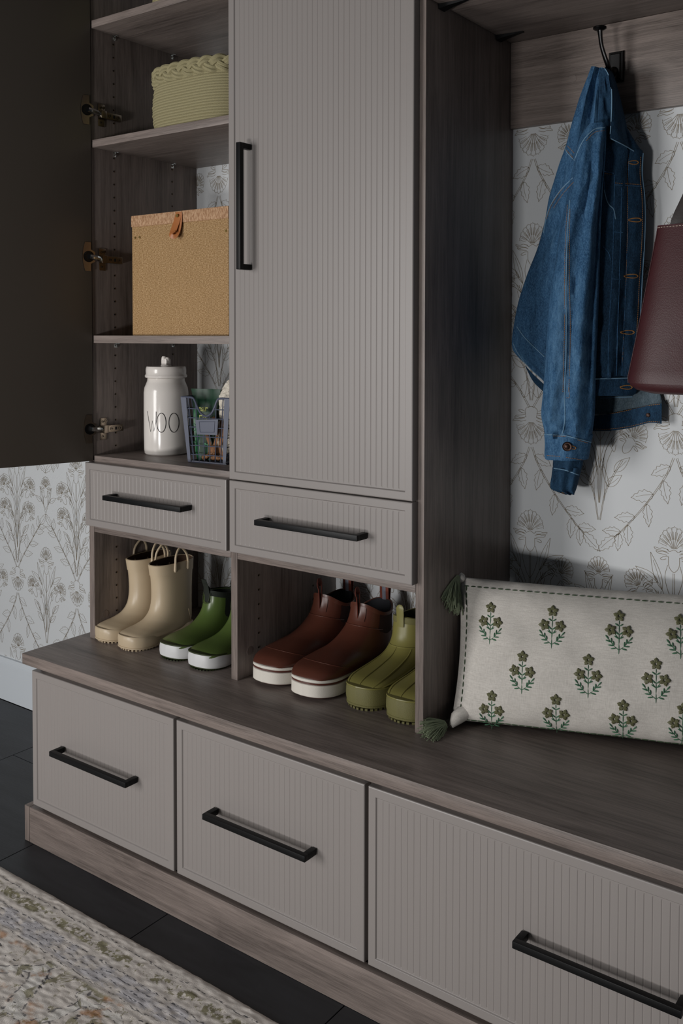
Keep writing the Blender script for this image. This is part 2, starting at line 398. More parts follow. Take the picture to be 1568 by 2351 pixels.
c = k.mix(k.math('MULTIPLY', k.math('MULTIPLY', field, vline), k.math('MULTIPLY', dsh2, .75)), c, srgb('#474851'))
dk = k.math('MULTIPLY', field, k.math('MULTIPLY', thr(k.noise(k.coord((.6, 1.5, 1), (0, 0, .35)), 60, 2, .5, .2), .685, .015), .8)); c = k.mix(dk, c, srgb('#3c3d45'))
k.col(c); k.bump(k.noise(co, 800, 2), .35, .0014)
rug = solo('area_rug', mb, k.m, 'cream wool rug with faded olive and rust pattern on dark tiles', 'rug', (.3, -.607, 0))

# ------------------------------------------------------------------ reeded fronts and bar handles
def reeded(x0, x1, z0, z1, yf, th=.0195, fr=.0155, pitch=.0127, rec=.0028, gw=.0009, gd=.0006):
    """front faces -y at y=yf"""
    mb = MB(); b = .0022
    # side/back slab with rounded front edge
    def ring(dx, y): return [(x0+dx, y, z0+dx), (x1-dx, y, z0+dx), (x1-dx, y, z1-dx), (x0+dx, y, z1-dx)]
    rings = [ring(0, yf+th), ring(0, yf+b), ring(b*.3, yf+b*.3), ring(b, yf), ring(fr, yf), ring(fr+.0005, yf+rec*.12), ring(fr+.0019, yf+rec*.88), ring(fr+.0024, yf+rec)]
    mb.loft(rings, True, False)
    xi0, xi1, zi0, zi1 = x0+fr+.0024, x1-fr-.0024, z0+fr+.0024, z1-fr-.0024
    n = max(2, round((xi1-xi0)/pitch)); p = (xi1-xi0)/n; xsg = [(xi0, 0)]
    for i in range(1, n):
        c = xi0+i*p; xsg += [(c-gw-.0006, 0), (c-.0004, 1), (c+.0004, 1), (c+gw+.0006, 0)]
    xsg.append((xi1, 0)); zr = [(zi0, 0), (zi0+.0015, 0), (zi0+.0035, 1), (zi1-.0035, 1), (zi1-.0015, 0), (zi1, 0)]
    o = len(mb.v); m = len(xsg)
    for z, kz in zr:
        for x, kx in xsg: mb.v.append((x, yf+rec+gd*kx*kz, z))
    for i in range(len(zr)-1):
        for j in range(m-1): a = o+i*m+j; mb.f.append((a, a+1, a+1+m, a+m)); mb.mi.append(0)
    return mb
HL = .2585; HB = .0115; HP = .034
def bar_handle(c, yf, vertical=False):
    mb = MB(); h = HL/2; y1 = yf-HP; x, z = c; q = HB/2; b = .0012
    # one bent square bar: U profile swept
    if vertical: P = [(x, yf+.002, z+h-q), (x, y1+q, z+h-q), (x, y1+q, z-h+q), (x, yf+.002, z-h+q)]
    else: P = [(x-h+q, yf+.002, z), (x-h+q, y1+q, z), (x+h-q, y1+q, z), (x+h-q, yf+.002, z)]
    if vertical:
        mb.box(x-q, x+q, y1, y1+HB, z-h, z+h, b); mb.box(x-q, x+q, y1+HB-.002, yf+.0005, z+h-HB, z+h, b*.6); mb.box(x-q, x+q, y1+HB-.002, yf+.0005, z-h, z-h+HB, b*.6)
    else:
        mb.box(x-h, x+h, y1, y1+HB, z-q, z+q, b); mb.box(x-h, x-h+HB, y1+HB-.002, yf+.0005, z-q, z+q, b*.6); mb.box(x+h-HB, x+h, y1+HB-.002, yf+.0005, z-q, z+q, b*.6)
    return mb

# ------------------------------------------------------------------ bench: top, three drawer units, plinth
def bevel_board(x0, x1, y0, y1, z0, z1, b=.0012): return MB().box(x0, x1, y0, y1, z0, z1, b)
bt = solo('bench_top', bevel_board(X0, XR, -D, -.0005, H-TB, H, .0022), M_['wood_x'], 'long grey-brown wood grain bench top with boots and cushion on it', 'bench', (X0, 0, H-TB))
hz = [atY(118, 1733, -D3-HP), atY(468, 1877, -D3-HP), atY(1230, 2192, -D3-HP)]
labs = ['left bench drawer unit beside the floor plinth corner, farthest from the cushion', 'middle bench drawer unit below the brown boots', 'wide right bench drawer unit below the embroidered cushion']
for i, (a, b) in enumerate(XL):
    t = thing('drawer_unit', labs[i], 'drawer unit', (a, -.478, 0.0), 'drawer units under the bench')
    cb = MB(); x0 = a+.006 if i == 0 else a-.003; x1 = b+.003 if i < 2 else b
    for u in ((x0, x0+T, -.4775, -.001, ZLB-.02, H-TB), (x1-T+.0005, x1, -.4775, -.001, ZLB-.02, H-TB), (x0, x1, -.4775, -.001, ZLB-.02, ZLB), (x0, x1, -.4775, -.45, H-TB-.02, H-TB-.0005)): cb.box(*u)
    part('carcass', cb, M_['wood_x'], t, smooth=False)
    f = part('drawer_front', reeded(a, b, ZLB, ZLT, -D3), M_['paint'], t, ang=14)
    cx = (a+b)/2
    part('handle', bar_handle((cx, [hz[0].z, hz[1].z, hz[2].z][i]), -D3), M_['black'], f, label='matt black square bar handle')
pl = thing('plinth', 'grey-brown wood plinth board running along the dark floor under the drawers', 'plinth', (XK, -DK, 0))
part('front_board', bevel_board(XK+.0195, XR, -DK, -DK+.018, .0005, ZK, .0008), M_['wood_x'], pl)
part('side_board', bevel_board(XK, XK+.0185, -DK, -.0165, .0005, ZK, .0008), M_['wood_z'], pl)
# ------------------------------------------------------------------ tall cabinet standing on the bench
TC = thing('tall_cabinet', 'tall grey-brown two-bay cabinet with open left door, reeded greige right door and two drawers', 'cabinet', (XA, 0, H))
for x in (XA, XB, XC):
    part('side_panel', bevel_board(x, x+T, -DP, -.0005, H, ZTOP, .0008), M_['wood_z'], TC)
BZ = .7405
def shelf(x0, x1, zt, y0=-DP): return bevel_board(x0+.0006, x1-.0006, y0, -.0008, zt-T, zt, .0007)
SH = {}
for nm, z in (('a', S1), ('b', S2), ('c', S3), ('d', S4), ('e', BZ)):
    SH[nm] = part('shelf', shelf(XA+T, XB, z), M_['wood_x'], TC)
    if nm != 'b': part('shelf', shelf(XB+T, XC, z), M_['wood_x'], TC)
part('top_board', bevel_board(XA+T, XC, -DP, -.001, ZTOP-T, ZTOP), M_['wood_x'], TC)
# drawers in the cabinet
hc = [atY(241, 1144, -D2-HP), atY(591, 1201, -D2-HP)]
for (a, b), h in zip(((XUL0, XUL1), (XUR0, XUR1)), hc):
    f = part('drawer_front', reeded(a, b, ZUB, ZUT, -D2), M_['paint'], TC, ang=14)
    part('handle', bar_handle(((a+b)/2, h.z), -D2), M_['black'], f, label='matt black square bar handle')
dr = part('door', reeded(XUR0, XUR1, ZDB, ZTOP, -D2), M_['paint'], TC, ang=14, label='closed greige door with vertical reeding')
vh0 = atY(546, 327, -D2-HP); vh1 = atY(547, 617, -D2-HP)
part('handle', bar_handle((vh0.x, (vh0.z+vh1.z)/2), -D2, True), M_['black'], dr, label='matt black vertical bar handle')
# open left door: slab turned about 107 degrees round its hinge edge
DH = Vector((.3175, -.3555, 0)); DU = Vector((-.290, -.957, 0)).normalized(); DN = Vector((-DU.y, DU.x, 0)) * 1.0
if DN.x < 0: DN = -DN
def dpt(s, n, z): return DH+DU*s+DN*n+Vector((0, 0, z))
def dbox(mb, s0, s1, n0, n1, z0, z1, b=.001, mi=0):
    t = MB().box(s0, s1, n0, n1, z0, z1, b); mb.add([dpt(*v)[:] for v in t.v], t.f, mi); return mb
od = part('door', dbox(MB(), 0, .464, -.0156, 0, ZDB, ZTOP, .0012), M_['door_inner'], TC, label='open door seen from its plain dark taupe back')
rd = reeded(0, .464, ZDB, ZTOP, -.0205, th=.0048); part('reeded_face', MB().add([dpt(*v)[:] for v in rd.v], rd.f), M_['paint'], od, ang=14, label='greige reeded outer face')
def atPl(u, v, p0, n): d = ray(u, v); return CP+d*((p0-CP).dot(n)/d.dot(n))
# shelf pin holes, cover caps and shelf pins
holes = MB()
def disc(mb, c, ax, r, mi=0, n=10, th=.0004):
    """thin disc with its face along +ax"""
    a = Vector(ax); q = a.to_track_quat('Z', 'Y').to_matrix().to_4x4(); q.translation = Vector(c)
    mb.lathe([(r, 0), (r, th)], (0, 0, 0), n, mi, q)
for xf, zs, ys in ((XA+T, [H+.0547+.032*i for i in range(7)], (-.283,)), (XA+T, [S4+.018+.032*i for i in range(8)], (-.283, -.09)), (XA+T, [S3+.02+.032*i for i in range(14)], (-.283, -.09)), (XA+T, [S2+.02+.032*i for i in range(8)], (-.283, -.09)), (XB+T, [H+.0547+.032*i for i in range(7)], (-.283, -.09))):
    for z in zs:
        for y in ys: disc(holes, (xf+.0001, y, z), (1, 0, 0), .0026, 1); disc(holes, (xf+.0003, y-.0010, z), (1, 0, 0), .0020, 0)
part('pin_holes', holes, [M_['hole'], M_['hole_rim']], TC, kind='stuff')
for x, y in ((XA+T, -.318), (XB+T, -.313)):
    m = MB(); disc(m, (x, y, .513), (1, 0, 0), .0088, 0, 24, .0007); part('cover_cap', m, M_['wood_z'], TC)
for z in (S1, S2, S3):
    for y in (-.282, -.090):
        m = MB(); x = XA+T; zz = z-T
        m.box(x, x+.0022, y-.004, y+.004, zz-.012, zz, .0008); m.box(x, x+.011, y-.004, y+.004, zz-.0022, zz-.0001, .0007)
        q = Vector((1, 0, 0)).to_track_quat('Z', 'Y').to_matrix().to_4x4(); q.translation = Vector((x, y, zz-.007)); m.lathe([(.0038, 0), (.0038, .003), (.002, .0045), (0.0003, .005)], (0, 0, 0), 12, 0, q)
        part('shelf_pin', m, M_['chrome'], TC)
# hinges
for zc, cu, cv in ((1.735, 197, 252), (1.386, 201, 589), (.972, 204, 985)):
    c = atPl(cu, cv, DH, DN); s0 = (c-DH).dot(DU); zc2 = c.z
    m = MB(); pr = []
    for i in range(13):
        t = -1+i/6; pr.append((s0+.013-.006*t*t, t*.0345+zc2))
    for i in range(13):
        t = 1-i/6; pr.append((s0-.012+(.0045 if abs(t) > .45 else -.006), t*.0345+zc2))
    m.loft([[dpt(s, nn, z)[:] for s, z in pr] for nn in (.0005, .0028)])
    hg = part('hinge', m, M_['nickel'], TC, label='nickel concealed cabinet hinge')
    m = MB(); q = Matrix(((DU.x, 0, DN.x, 0), (DU.y, 0, DN.y, 0), (0, 1, 0, 0), (0, 0, 0, 1))); q.translation = dpt(s0-.002, .0028, zc2)
    m.lathe([(.0135, 0), (.0135, .0006), (.012, .0008), (.0115, .0003)], (0, 0, 0), 26, 0, q); part('hinge_cup', m, M_['iron'], hg)
    x = XA+T; m = MB()      # mounting plate and arm on the panel
    m.box(x, x+.002, -.332, -.312, zc-.027, zc+.027, .001); m.box(x+.002, x+.012, -.334, -.268, zc-.0085, zc+.0085, .0015); m.box(x+.012, x+.0145, -.332, -.316, zc-.0095, zc+.0095, .001)
    part('mounting_plate', m, M_['nickel'], hg)
    m = MB(); a = Vector((x+.008, -.334, zc)); b = dpt(s0-.004, .006, zc2); m.tube([a, a.lerp(b, .35)+Vector((.004, 0, 0)), a.lerp(b, .75)+Vector((.004, 0, 0)), b], .0062, 8, up=(0, 0, 1)); part('hinge_arm', m, M_['chrome'], hg, label='bright zinc link arm')
    m = MB()
    for y, z in ((-.324, zc+.018), (-.324, zc-.018), (-.315, zc+.019)): disc(m, (x+.002, y, z), (1, 0, 0), .0034, 0, 12, .0012); m.box(x+.0031, x+.0036, y-.0025, y+.0025, z-.0005, z+.0005, 0, 1); m.box(x+.0031, x+.0036, y-.0005, y+.0005, z-.0025, z+.0025, 0, 1)
    for y in (-.305, -.279): disc(m, (x+.012, y, zc), (1, 0, 0), .0042, 0, 14, .0012); m.box(x+.0131, x+.0136, y-.003, y+.003, zc-.0006, zc+.0006, 0, 1); m.box(x+.0131, x+.0136, y-.0006, y+.0006, zc-.003, zc+.003, 0, 1)
    m.box(x+.0119, x+.0123, -.2945, -.2885, zc-.0035, zc+.0035, 0, 1)
    part('hinge_screws', m, [M_['nickel'], M_['hole']], hg)

# ------------------------------------------------------------------ overhead shelf, coat rail, hooks
os_ = thing('overhead_shelf', 'grey-brown wood shelf spanning above the coat rail', 'shelf', (XC+T, 0, RZ1))
part('board', bevel_board(XC+T+.0005, XR, -DP+.004, -.0008, RZ1, RZ1+.026), M_['wood_x'], os_)
for y in (-.300, -.072):
    m = MB(); x = XC+T+.001; z = RZ1
    m.loft([[(x, y-.011, z-.0003), (x, y+.011, z-.0003), (x, y+.011, z-.010), (x, y-.011, z-.010)], [(x+.02, y-.008, z-.0003), (x+.02, y+.008, z-.0003), (x+.02, y+.008, z-.006), (x+.02, y-.008, z-.006)], [(x+.056, y-.003, z-.0003), (x+.056, y+.003, z-.0003), (x+.056, y+.003, z-.002), (x+.056, y-.003, z-.002)]])
    part('shelf_bracket', m, M_['black'], os_, smooth=False, label='small black wedge bracket')
cr_ = thing('coat_rail', 'grey-brown horizontal wood rail on the wall behind the black coat hook', 'coat rail', (XC+T, 0, RZ0))
part('board', bevel_board(XC+T+.0004, XR, -RB, -.0006, RZ0, RZ1-.0004, .0007), M_['wood_x'], cr_)
pc = atY(1314, 181, -RB); m = MB(); disc(m, (pc.x, -RB+.0001, pc.z), (0, -1, 0), .0088, 0, 28, .0006); part('cover_cap', m, M_['wood_x'], cr_)

def coat_hook(x, label):
    t = thing('coat_hook', label, 'hook', (x, -RB, 1.70), 'coat hooks on the rail')
    m = MB(); y = -RB
    def rr(w, h, yy): return [(x-w, yy, 1.7285-h), (x+w, yy, 1.7285-h), (x+w, yy, 1.7285+h), (x-w, yy, 1.7285+h)]
    m.loft([rr(.0155, .030, y+.0002), rr(.0155, .030, y-.003), rr(.014, .0285, y-.006), rr(.0105, .025, y-.0065), rr(.009, .023, y-.010)]); part('back_plate', m, M_['iron'], t, smooth=False)
    k = atY(1377, 66, -.082); dx = x-1.4865
    m = MB(); P = cr([(x, y-.008, 1.722), (x-.001+0*dx, -.040, 1.712), (x-.0, -.062, 1.722), (k.x+dx+.002, -.076, 1.755), (k.x+dx, -.082, k.z-.003)], 8)
    rr_ = [.0085-.0048*(i/(len(P)-1))+(.003*(i/(len(P)-1))**8) for i in range(len(P))]
    m.tube(P, rr_, 12, flat=.7); part('upper_prong', m, M_['iron'], t)
    m = MB(); m.lathe([(.002, -.004), (.008, -.003), (.0128, 0), (.0125, .003), (.009, .0048), (.0, .0053)], (k.x+dx, -.082, k.z), 24); part('knob', m, M_['iron'], t)
    m = MB(); P = cr([(x, y-.008, 1.715), (x, -.036, 1.698), (x, -.055, 1.690), (x, -.066, 1.702), (x, -.068, 1.712)], 6); m.tube(P, .006, 10); part('lower_prong', m, M_['iron'], t)
    return t
coat_hook(1.4865, 'black iron coat hook with flat knob, denim jacket hanging on it')
coat_hook(1.765, 'black iron coat hook carrying the burgundy tote bag')

# ------------------------------------------------------------------ surface helpers: place trim on a built surface
def bvh_of(objs):
    vs = []; fs = []
    for o in objs:
        me = o.data; off = len(vs); r = root_of(o); mat = Matrix.Translation(r.location) @ Matrix.Rotation(r.rotation_euler.z, 4, 'Z') if r is not o else Matrix.Translation(o.location)
        vs += [mat @ v.co for v in me.vertices]; fs += [[i+off for i in p.vertices] for p in me.polygons]
    return BVHTree.FromPolygons(vs, fs)
def hit(b, u, v, off=.0006):
    d = ray(u, v).normalized(); p, nrm, i, ds = b.ray_cast(CP, d)
    if p is None: return None
    if nrm.dot(d) > 0: nrm = -nrm
    return p+nrm*off, nrm
def seam(b, pix, r=.0007, off=.0004, n=5, sm=6, mb=None, mi=0, closed=False, dash=None, jump=.03):
    """thread laid on surface b along a drawn line"""
    mb = mb or MB(); run = []; last = None
    P = cr(pix, sm, closed) if sm else pix
    for q in P:
        h = hit(b, q[0], q[1], off)
        if h is None or (last is not None and (h[0]-last).length > jump):
            if len(run) > 1: mb_runs(mb, run, r, n, mi, dash)
            run = []
            last = None
            if h is None: continue
        run.append(h[0]); last = h[0]
    if len(run) > 1: mb_runs(mb, run, r, n, mi, dash)
    return mb
def mb_runs(mb, run, r, n, mi, dash):
    if not dash: mb.tube(run, r, n, mi=mi); return
    a, g = dash; ln = [0]
    for p, q in zip(run[:-1], run[1:]): ln.append(ln[-1]+(q-p).length)
    def atl(s):
        for i in range(len(ln)-1):
            if ln[i+1] >= s: return run[i].lerp(run[i+1], (s-ln[i])/max(ln[i+1]-ln[i], 1e-9))
        return run[-1]
    s = 0
    while s+a < ln[-1]:
        mb.tube([atl(s), atl(s+a*.3), atl(s+a*.7), atl(s+a)], [r*.5, r, r, r*.5], n, mi=mi); s += a+g

# ------------------------------------------------------------------ woven rope basket
k = N('sage_cotton_rope', .9, 0, .15); co = k.coord(); f = k.noise(co, 500, 2)
k.col(k.mix(f, srgb('#837b5c'), srgb('#a59d7c'))); wv_ = k.n('ShaderNodeTexWave', wave_type='BANDS', bands_direction='DIAGONAL', i_Scale=150, i_Distortion=2); k.l(co, wv_.inputs[0]); k.bump(wv_.outputs[0], .3, .0006); M_['rope'] = k.m
def plan(t, a, b, n=3.4):
    c, s_ = math.cos(t), math.sin(t); return (a*math.copysign(abs(c)**(2/n), c), b*math.copysign(abs(s_)**(2/n), s_))
def rope_basket(loc, label):
    t = thing('rope_basket', label, 'basket', loc, 'rope baskets in the cabinet')
    A, B = .149, .135; nr = 19; m = MB(); ph = .0062
    for i in range(nr):
        z = .004+ph*i; u = i/(nr-1); g = .955+.06*math.sin(math.pi*(u*.75+.12))-.02*u
        jit = .0007*math.sin(i*2.3)
        m.tube([(*plan(2*math.pi*q/120, A*g+jit, B*g+jit), z) for q in range(120)], .0035, 8, True)
    m.box(-A*.93, A*.93, -B*.93, B*.93, .001, .006)
    part('coiled_wall', m, M_['rope'], t, local=True)
    raw = [plan(2*math.pi*q/2880, A*.975, B*.975) for q in range(2881)]; cum = [0]
    for q in range(2880): cum.append(cum[-1]+math.dist(raw[q], raw[q+1]))
    n = 720; per = [(np.interp(cum[-1]*q/n, cum, [p[0] for p in raw]), np.interp(cum[-1]*q/n, cum, [p[1] for p in raw])) for q in range(n)]
    ln = [0]
    for q in range(n): ln.append(ln[-1]+math.dist(per[q], per[(q+1) % n]))
    Lp = ln[-1]; W = round(Lp/.092); m = MB(); z0 = ph*nr+.008
    for st in range(3):
        for sub in (-1, 1):
            P = []
            for q in range(n):
                ph_ = 2*math.pi*(W*ln[q]/Lp+st/3); a = math.sin(ph_); b_ = math.sin(2*ph_)
                x, y = per[q]; nx, ny = x/A, y/B; l_ = math.hypot(nx, ny); dz = .0085*math.cos(ph_); ds = sub*.0040
                o = .0042*b_; P.append((x+nx/l_*(o+.001), y+ny/l_*(o+.001), z0+.0115*a+ds*1.1))
            m.tube(P[::3], .0056, 7, True)
    part('braided_rim', m, M_['rope'], t, local=True)
    return t
rope_basket((.607, -.197, S2), 'sage green coiled rope basket with braided rim, on the shelf above the seagrass box')
rope_basket((.607, -.197, S1), 'sage green rope basket on the top shelf, cut off by the frame top')

# ------------------------------------------------------------------ seagrass box
def weave(name, c1, c2, c3, sc):
    k = N(name, .7, 0, .25); f = k.noise(k.coord(sc), 1, 2, .6); g = k.noise(k.coord((30, 30, 30)), 1, 3)
    c = k.ramp(f, [(.38, srgb(c1)), (.5, srgb(c2)), (.62, srgb(c3))]); k.col(k.mix(k.math('MULTIPLY', g, .35), c, srgb(c1))); k.bump(f, .8, .002); return k.m
M_['seagrass'] = weave('seagrass_weave', '#8a6b45', '#a8865c', '#c3a37b', (220, 220, 650)); M_['seagrass_lid'] = weave('seagrass_band', '#946e50', '#b38d6c', '#caa887', (560, 560, 150))
M_['leather'] = plain('tan_leather', '#a8683a', .45, bump=(300, .15, .0004)); M_['brass'] = plain('brass', '#9a8350', .3, 1)
sx0, sx1, sy0 = .4375, .750, -.3365
sb = thing('seagrass_box', 'tan woven seagrass storage box with lid and leather pull tab on the middle shelf', 'box', (.59, -.19, S3))
part('body', MB().box(sx0+.001, sx1-.001, sy0+.001, -.03, S3, 1.456, .002), M_['seagrass'], sb)
part('lid', MB().box(sx0-.0005, sx1, sy0-.001, -.029, 1.4545, 1.4815, .0025), M_['seagrass_lid'], sb)
tx = .5985; y = sy0-.0015
m = MB(); P = cr([(tx, y, 1.478), (tx-.0005, y-.002, 1.468), (tx-.003, y-.006, 1.452), (tx-.005, y-.012, 1.436), (tx-.004, y-.016, 1.4285), (tx-.001, y-.010, 1.4275), (tx, y-.006, 1.434), (tx+.002, y-.003, 1.45), (tx+.002, y-.0015, 1.466), (tx+.001, y-.0008, 1.476)], 6)
m.tube(P, .0105, 10, flat=.12, up=(0, -1, .15)); tb_ = part('pull_tab', m, M_['leather'], sb, label='tan leather loop tab')
m = MB(); disc(m, (tx, y-.004, 1.470), (0, -1, 0), .0038, 0, 16, .0022); part('rivet', m, M_['brass'], tb_)
for q in ((311, 546), (321, 545), (519, 530)): m = MB(); p = atY(q[0], q[1], sy0+.001); disc(m, (p.x, sy0+.0012, p.z), (0, -1, 0), .0028, 0, 14, .0016); part('rivet', m, M_['brass'], sb)

# ------------------------------------------------------------------ ceramic treat jar
M_['ceramic'] = plain('white_glazed_ceramic', '#dbd5cf', .16, bump=(30, .12, .001)); M_['ink'] = plain('black_letter_ink', '#0d0c0c', .4)
jc = atZ(382, 1041, S4); jx, jy = jc.x, jc.y
jr = .0545
jar = thing('treat_jar', 'white glazed ceramic lidded jar lettered WOO in thin black capitals', 'jar', (jx, jy, S4))
m = MB(); m.lathe([(.0, .0), (jr*.90, .0), (jr*.965, .003), (jr*.99, .012), (jr, .05), (jr*1.0, .11), (jr*.995, .152), (jr*.97, .163), (jr*.88, .175), (jr*.84, .180), (jr*.83, .186), (jr*.80, .188), (0, .188)], (jx, jy, S4), 72)
jb = part('body', m, M_['ceramic'], jar)
m = MB(); m.lathe([(.0, .1865), (jr*.83, .1865), (jr*.93, .189), (jr*.945, .193), (jr*.90, .197), (jr*.905, .206), (jr*.895, .212), (jr*.86, .2155), (jr*.4, .2165), (0, .2165)], (jx, jy, S4), 72); ld = part('lid', m, M_['ceramic'], jar)
m = MB(); z = S4+.216
for dx_, dz_, r_, h_ in ((0, 0, .013, .004),): m.lathe([(.0135, 0), (.012, .0035), (.0105, .004), (0, .004)], (jx, jy, z), 24)
m.box(jx-.0095, jx+.0095, jy-.008, jy+.008, z+.002, z+.019, .003); m.lathe([(.0, .0), (.0062, .002), (.0066, .008), (.0045, .0125), (0, .0135)], (jx-.0045, jy-.002, z+.012), 18); m.lathe([(.0, .0), (.0055, .002), (.0058, .006), (.0038, .0095), (0, .0105)], (jx+.0055, jy, z+.012), 18)
part('knob', m, M_['ceramic'], ld, label='bone shaped knob')
jb_b = bvh_of([jb]); m = MB()
for pl_ in ([(338.5, 944), (342.5, 969), (346, 991), (350, 966), (353.5, 990), (358, 969), (358.5, 945)],): seam(jb_b, pl_, .00075, .0001, 5, 0, m)
for cx_, cy_, rx_, ry_ in ((370.5, 970.5, 10.5, 22), (399, 970.5, 11.5, 22)):
    seam(jb_b, [(cx_+rx_*math.cos(t*math.pi/18), cy_+ry_*math.sin(t*math.pi/18)) for t in range(37)], .00085, .0001, 5, 0, m)
part('lettering', m, M_['ink'], jar, label='thin black capitals WOO')

# ------------------------------------------------------------------ wire basket and what it holds
M_['wire'] = plain('blue_grey_wire', '#4c5162', .42, spec=.4)
wb0 = atZ(434, 1061, S4); wb0.z = S4
EX = Vector((.985, .17, 0)).normalized(); EY = Vector((-EX.y, EX.x, 0)); WBW = .102; WBD = .14; WH = .148
def wp(a, b, c):   # a across 0..1, b back 0..1, c height 0..1; tapered box
    fx = .0155*c; fyb = .012*c
    return wb0+EX*(-fx+a*(WBW+2*fx))+EY*(-fyb*.5+b*(WBD+fyb))+Vector((0, 0, .002+c*WH))
wk = thing('wire_basket', 'blue-grey tapered wire basket holding a green pouch and plush toy, beside the jar', 'basket', (wb0.x+.06, wb0.y+.09, S4))
m = MB()
rim = [(0, 0, 1), (.20, 0, 1), (.26, 0, .97), (.31, 0, .87), (.38, 0, .77), (.5, 0, .72), (.62, 0, .77), (.69, 0, .87), (.74, 0, .97), (.80, 0, 1), (1, 0, 1)]
def rimz(a): return np.interp(a, [r[0] for r in rim], [r[2] for r in rim])
m.tube([wp(*r) for r in cr(rim, 5)], .0026, 8)
m.tube([wp(0, 0, 1), wp(0, 1, 1), wp(1, 1, 1), wp(1, 0, 1)], .0026, 8)
part('rim', m, M_['wire'], wk, kind='stuff')
m = MB(); m.tube([wp(0, 0, 0), wp(0, 1, 0), wp(1, 1, 0), wp(1, 0, 0)], .0026, 8, True); part('base_wire', m, M_['wire'], wk)
m = MB()
for i in range(1, 7):
    a = i/7; m.tube([wp(a, 0, 0), wp(a, 0, rimz(a))], .0012, 6); m.tube([wp(a, 1, 0), wp(a, 1, 1)], .0012, 6); m.tube([wp(a, 0, 0), wp(a, 1, 0)], .0012, 6)
for j in range(1, 7):
    c = j/7-.03
    if c < .72: m.tube([wp(0, 0, c), wp(1, 0, c)], .0012, 6)
    else: m.tube([wp(0, 0, c), wp(.27 if c > .84 else .34, 0, c)], .0012, 6); m.tube([wp(.73 if c > .84 else .66, 0, c), wp(1, 0, c)], .0012, 6)
    m.tube([wp(0, 0, c), wp(0, 1, c), wp(1, 1, c), wp(1, 0, c)], .0012, 6)
for j in range(1, 8): b = j/8; m.tube([wp(0, b, 1), wp(0, b, 0), wp(1, b, 0), wp(1, b, 1)], .0012, 6)
part('wire_mesh', m, M_['wire'], wk, kind='stuff')
for a in (0, 1):
    m = MB(); sg = 1 if a == 0 else -1; P = [wp(a, 0, 1)-EX*.001*sg, wp(a, 0, 1)+EX*.014*sg, wp(a, 0, 0)+EX*.007*sg, wp(a, 0, 0)-EX*.001*sg]
    m.loft([[p-EY*.0032 for p in P], [p-EY*.0022 for p in P]]); part('corner_strap', m, M_['wire'], wk, smooth=False, label='flat metal corner strap')
m = MB(); P = [wp(.27, 0, .66), wp(.78, 0, .68), wp(.77, 0, .44), wp(.29, 0, .43)]; m.loft([[p-EY*.0034 for p in P], [p-EY*.0015 for p in P]])
P2 = [wp(.36, 0, .63), wp(.71, 0, .645), wp(.70, 0, .48), wp(.37, 0, .47)]; m.tube([p-EY*.0036 for p in P2], .0008, 6, True)
part('label_holder', m, M_['wire'], wk, smooth=False)
M_['gbag'] = plain('dark_green_foil', '#0d3420', .42, bump=(26, .25, .003), spec=.3); M_['gbag2'] = plain('green_foil_side', '#1c7444', .36, bump=(40, .3, .002), spec=.4); M_['lime'] = plain('lime_print', '#a9ad4e', .5); M_['mint'] = plain('mint_print', '#3f9a68', .5)
gb = thing('treat_pouch', 'dark green foil pouch with lime lettering standing in the wire basket', 'pouch', (wb0.x+.03, wb0.y+.03, S4+.004))
def gp(a, b, z): return wb0+EX*(a)+EY*(b)+Vector((0, 0, .005+z))
rings = []
for z, w0, w1, d in ((0, .010, .050, .030), (.02, .006, .052, .034), (.07, .000, .055, .028), (.115, -.008, .058, .018), (.138, -.012, .062, .008), (.143, -.013, .063, .0032), (.163, -.017, .066, .0028)):
    y0 = .012; cyy = .034; pr = []
    for s_ in range(9): t = s_/8; pr.append(gp(w0+(w1-w0)*t, cyy-d/2-.002*math.sin(t*9+z*40), z))
    for s_ in range(3): pr.append(gp(w1-.003*(1-abs(s_-1)), cyy-d/2+d*(s_+.5)/3, z))
    for s_ in range(9): t = 1-s_/8; pr.append(gp(w0+(w1-w0)*t, cyy+d/2, z))
    for s_ in range(3): pr.append(gp(w0+.004*(1-abs(s_-1)), cyy+d/2-d*(s_+.5)/3, z))
    rings.append(pr)
m = MB(); m.loft(rings); n_ = len(rings[0])
for fi, f in enumerate(m.f[:n_*(len(rings)-1)]):
    if (fi % n_) >= 20 or (fi % n_) < 2: m.mi[fi] = 1 if fi//n_ < 3 else 0
gbo = part('pouch', m, [M_['gbag'], M_['gbag2']], gb)
def text_mesh(s, size, mat, origin, ex, ez, parent, name='lettering', depth=.0004, bold=0, label=None):
    cu = bpy.data.curves.new('t', 'FONT'); cu.body = s; cu.size = size; cu.extrude = depth; cu.offset = bold; ob = bpy.data.objects.new('t', cu); COL.objects.link(ob)
    dg = bpy.context.evaluated_depsgraph_get(); me = bpy.data.meshes.new_from_object(ob.evaluated_get(dg)); bpy.data.objects.remove(ob)
    en = Vector(ex).cross(Vector(ez)); rl = root_of(parent).location
    for v in me.vertices: c = v.co.copy(); v.co = Vector(origin)+Vector(ex)*c.x+Vector(ez)*c.y+en*c.z-rl
    me.materials.clear(); me.materials.append(mat); o = bpy.data.objects.new(name, me); COL.objects.link(o); o.parent = parent
    if label: o['label'] = label
    return o
ezb = Vector((0, 0, 1))
for s_, sz, a, z, mt in (('ear', .020, .018, .113, 'lime'), ('rat', .020, .021, .095, 'lime'), ('Pet', .008, .036, .034, 'mint')):
    text_mesh(s_, sz, M_[mt], gp(a, .0120 if z > .1 else .0100, z), EX, ezb, gb, bold=.0003)
m = MB()
for z in (.075, .048): m.tube([gp(.006+.006*math.cos(t*math.pi/8), .0125, z+.008*math.sin(t*math.pi/8)) for t in range(16)], .0006, 5, True)
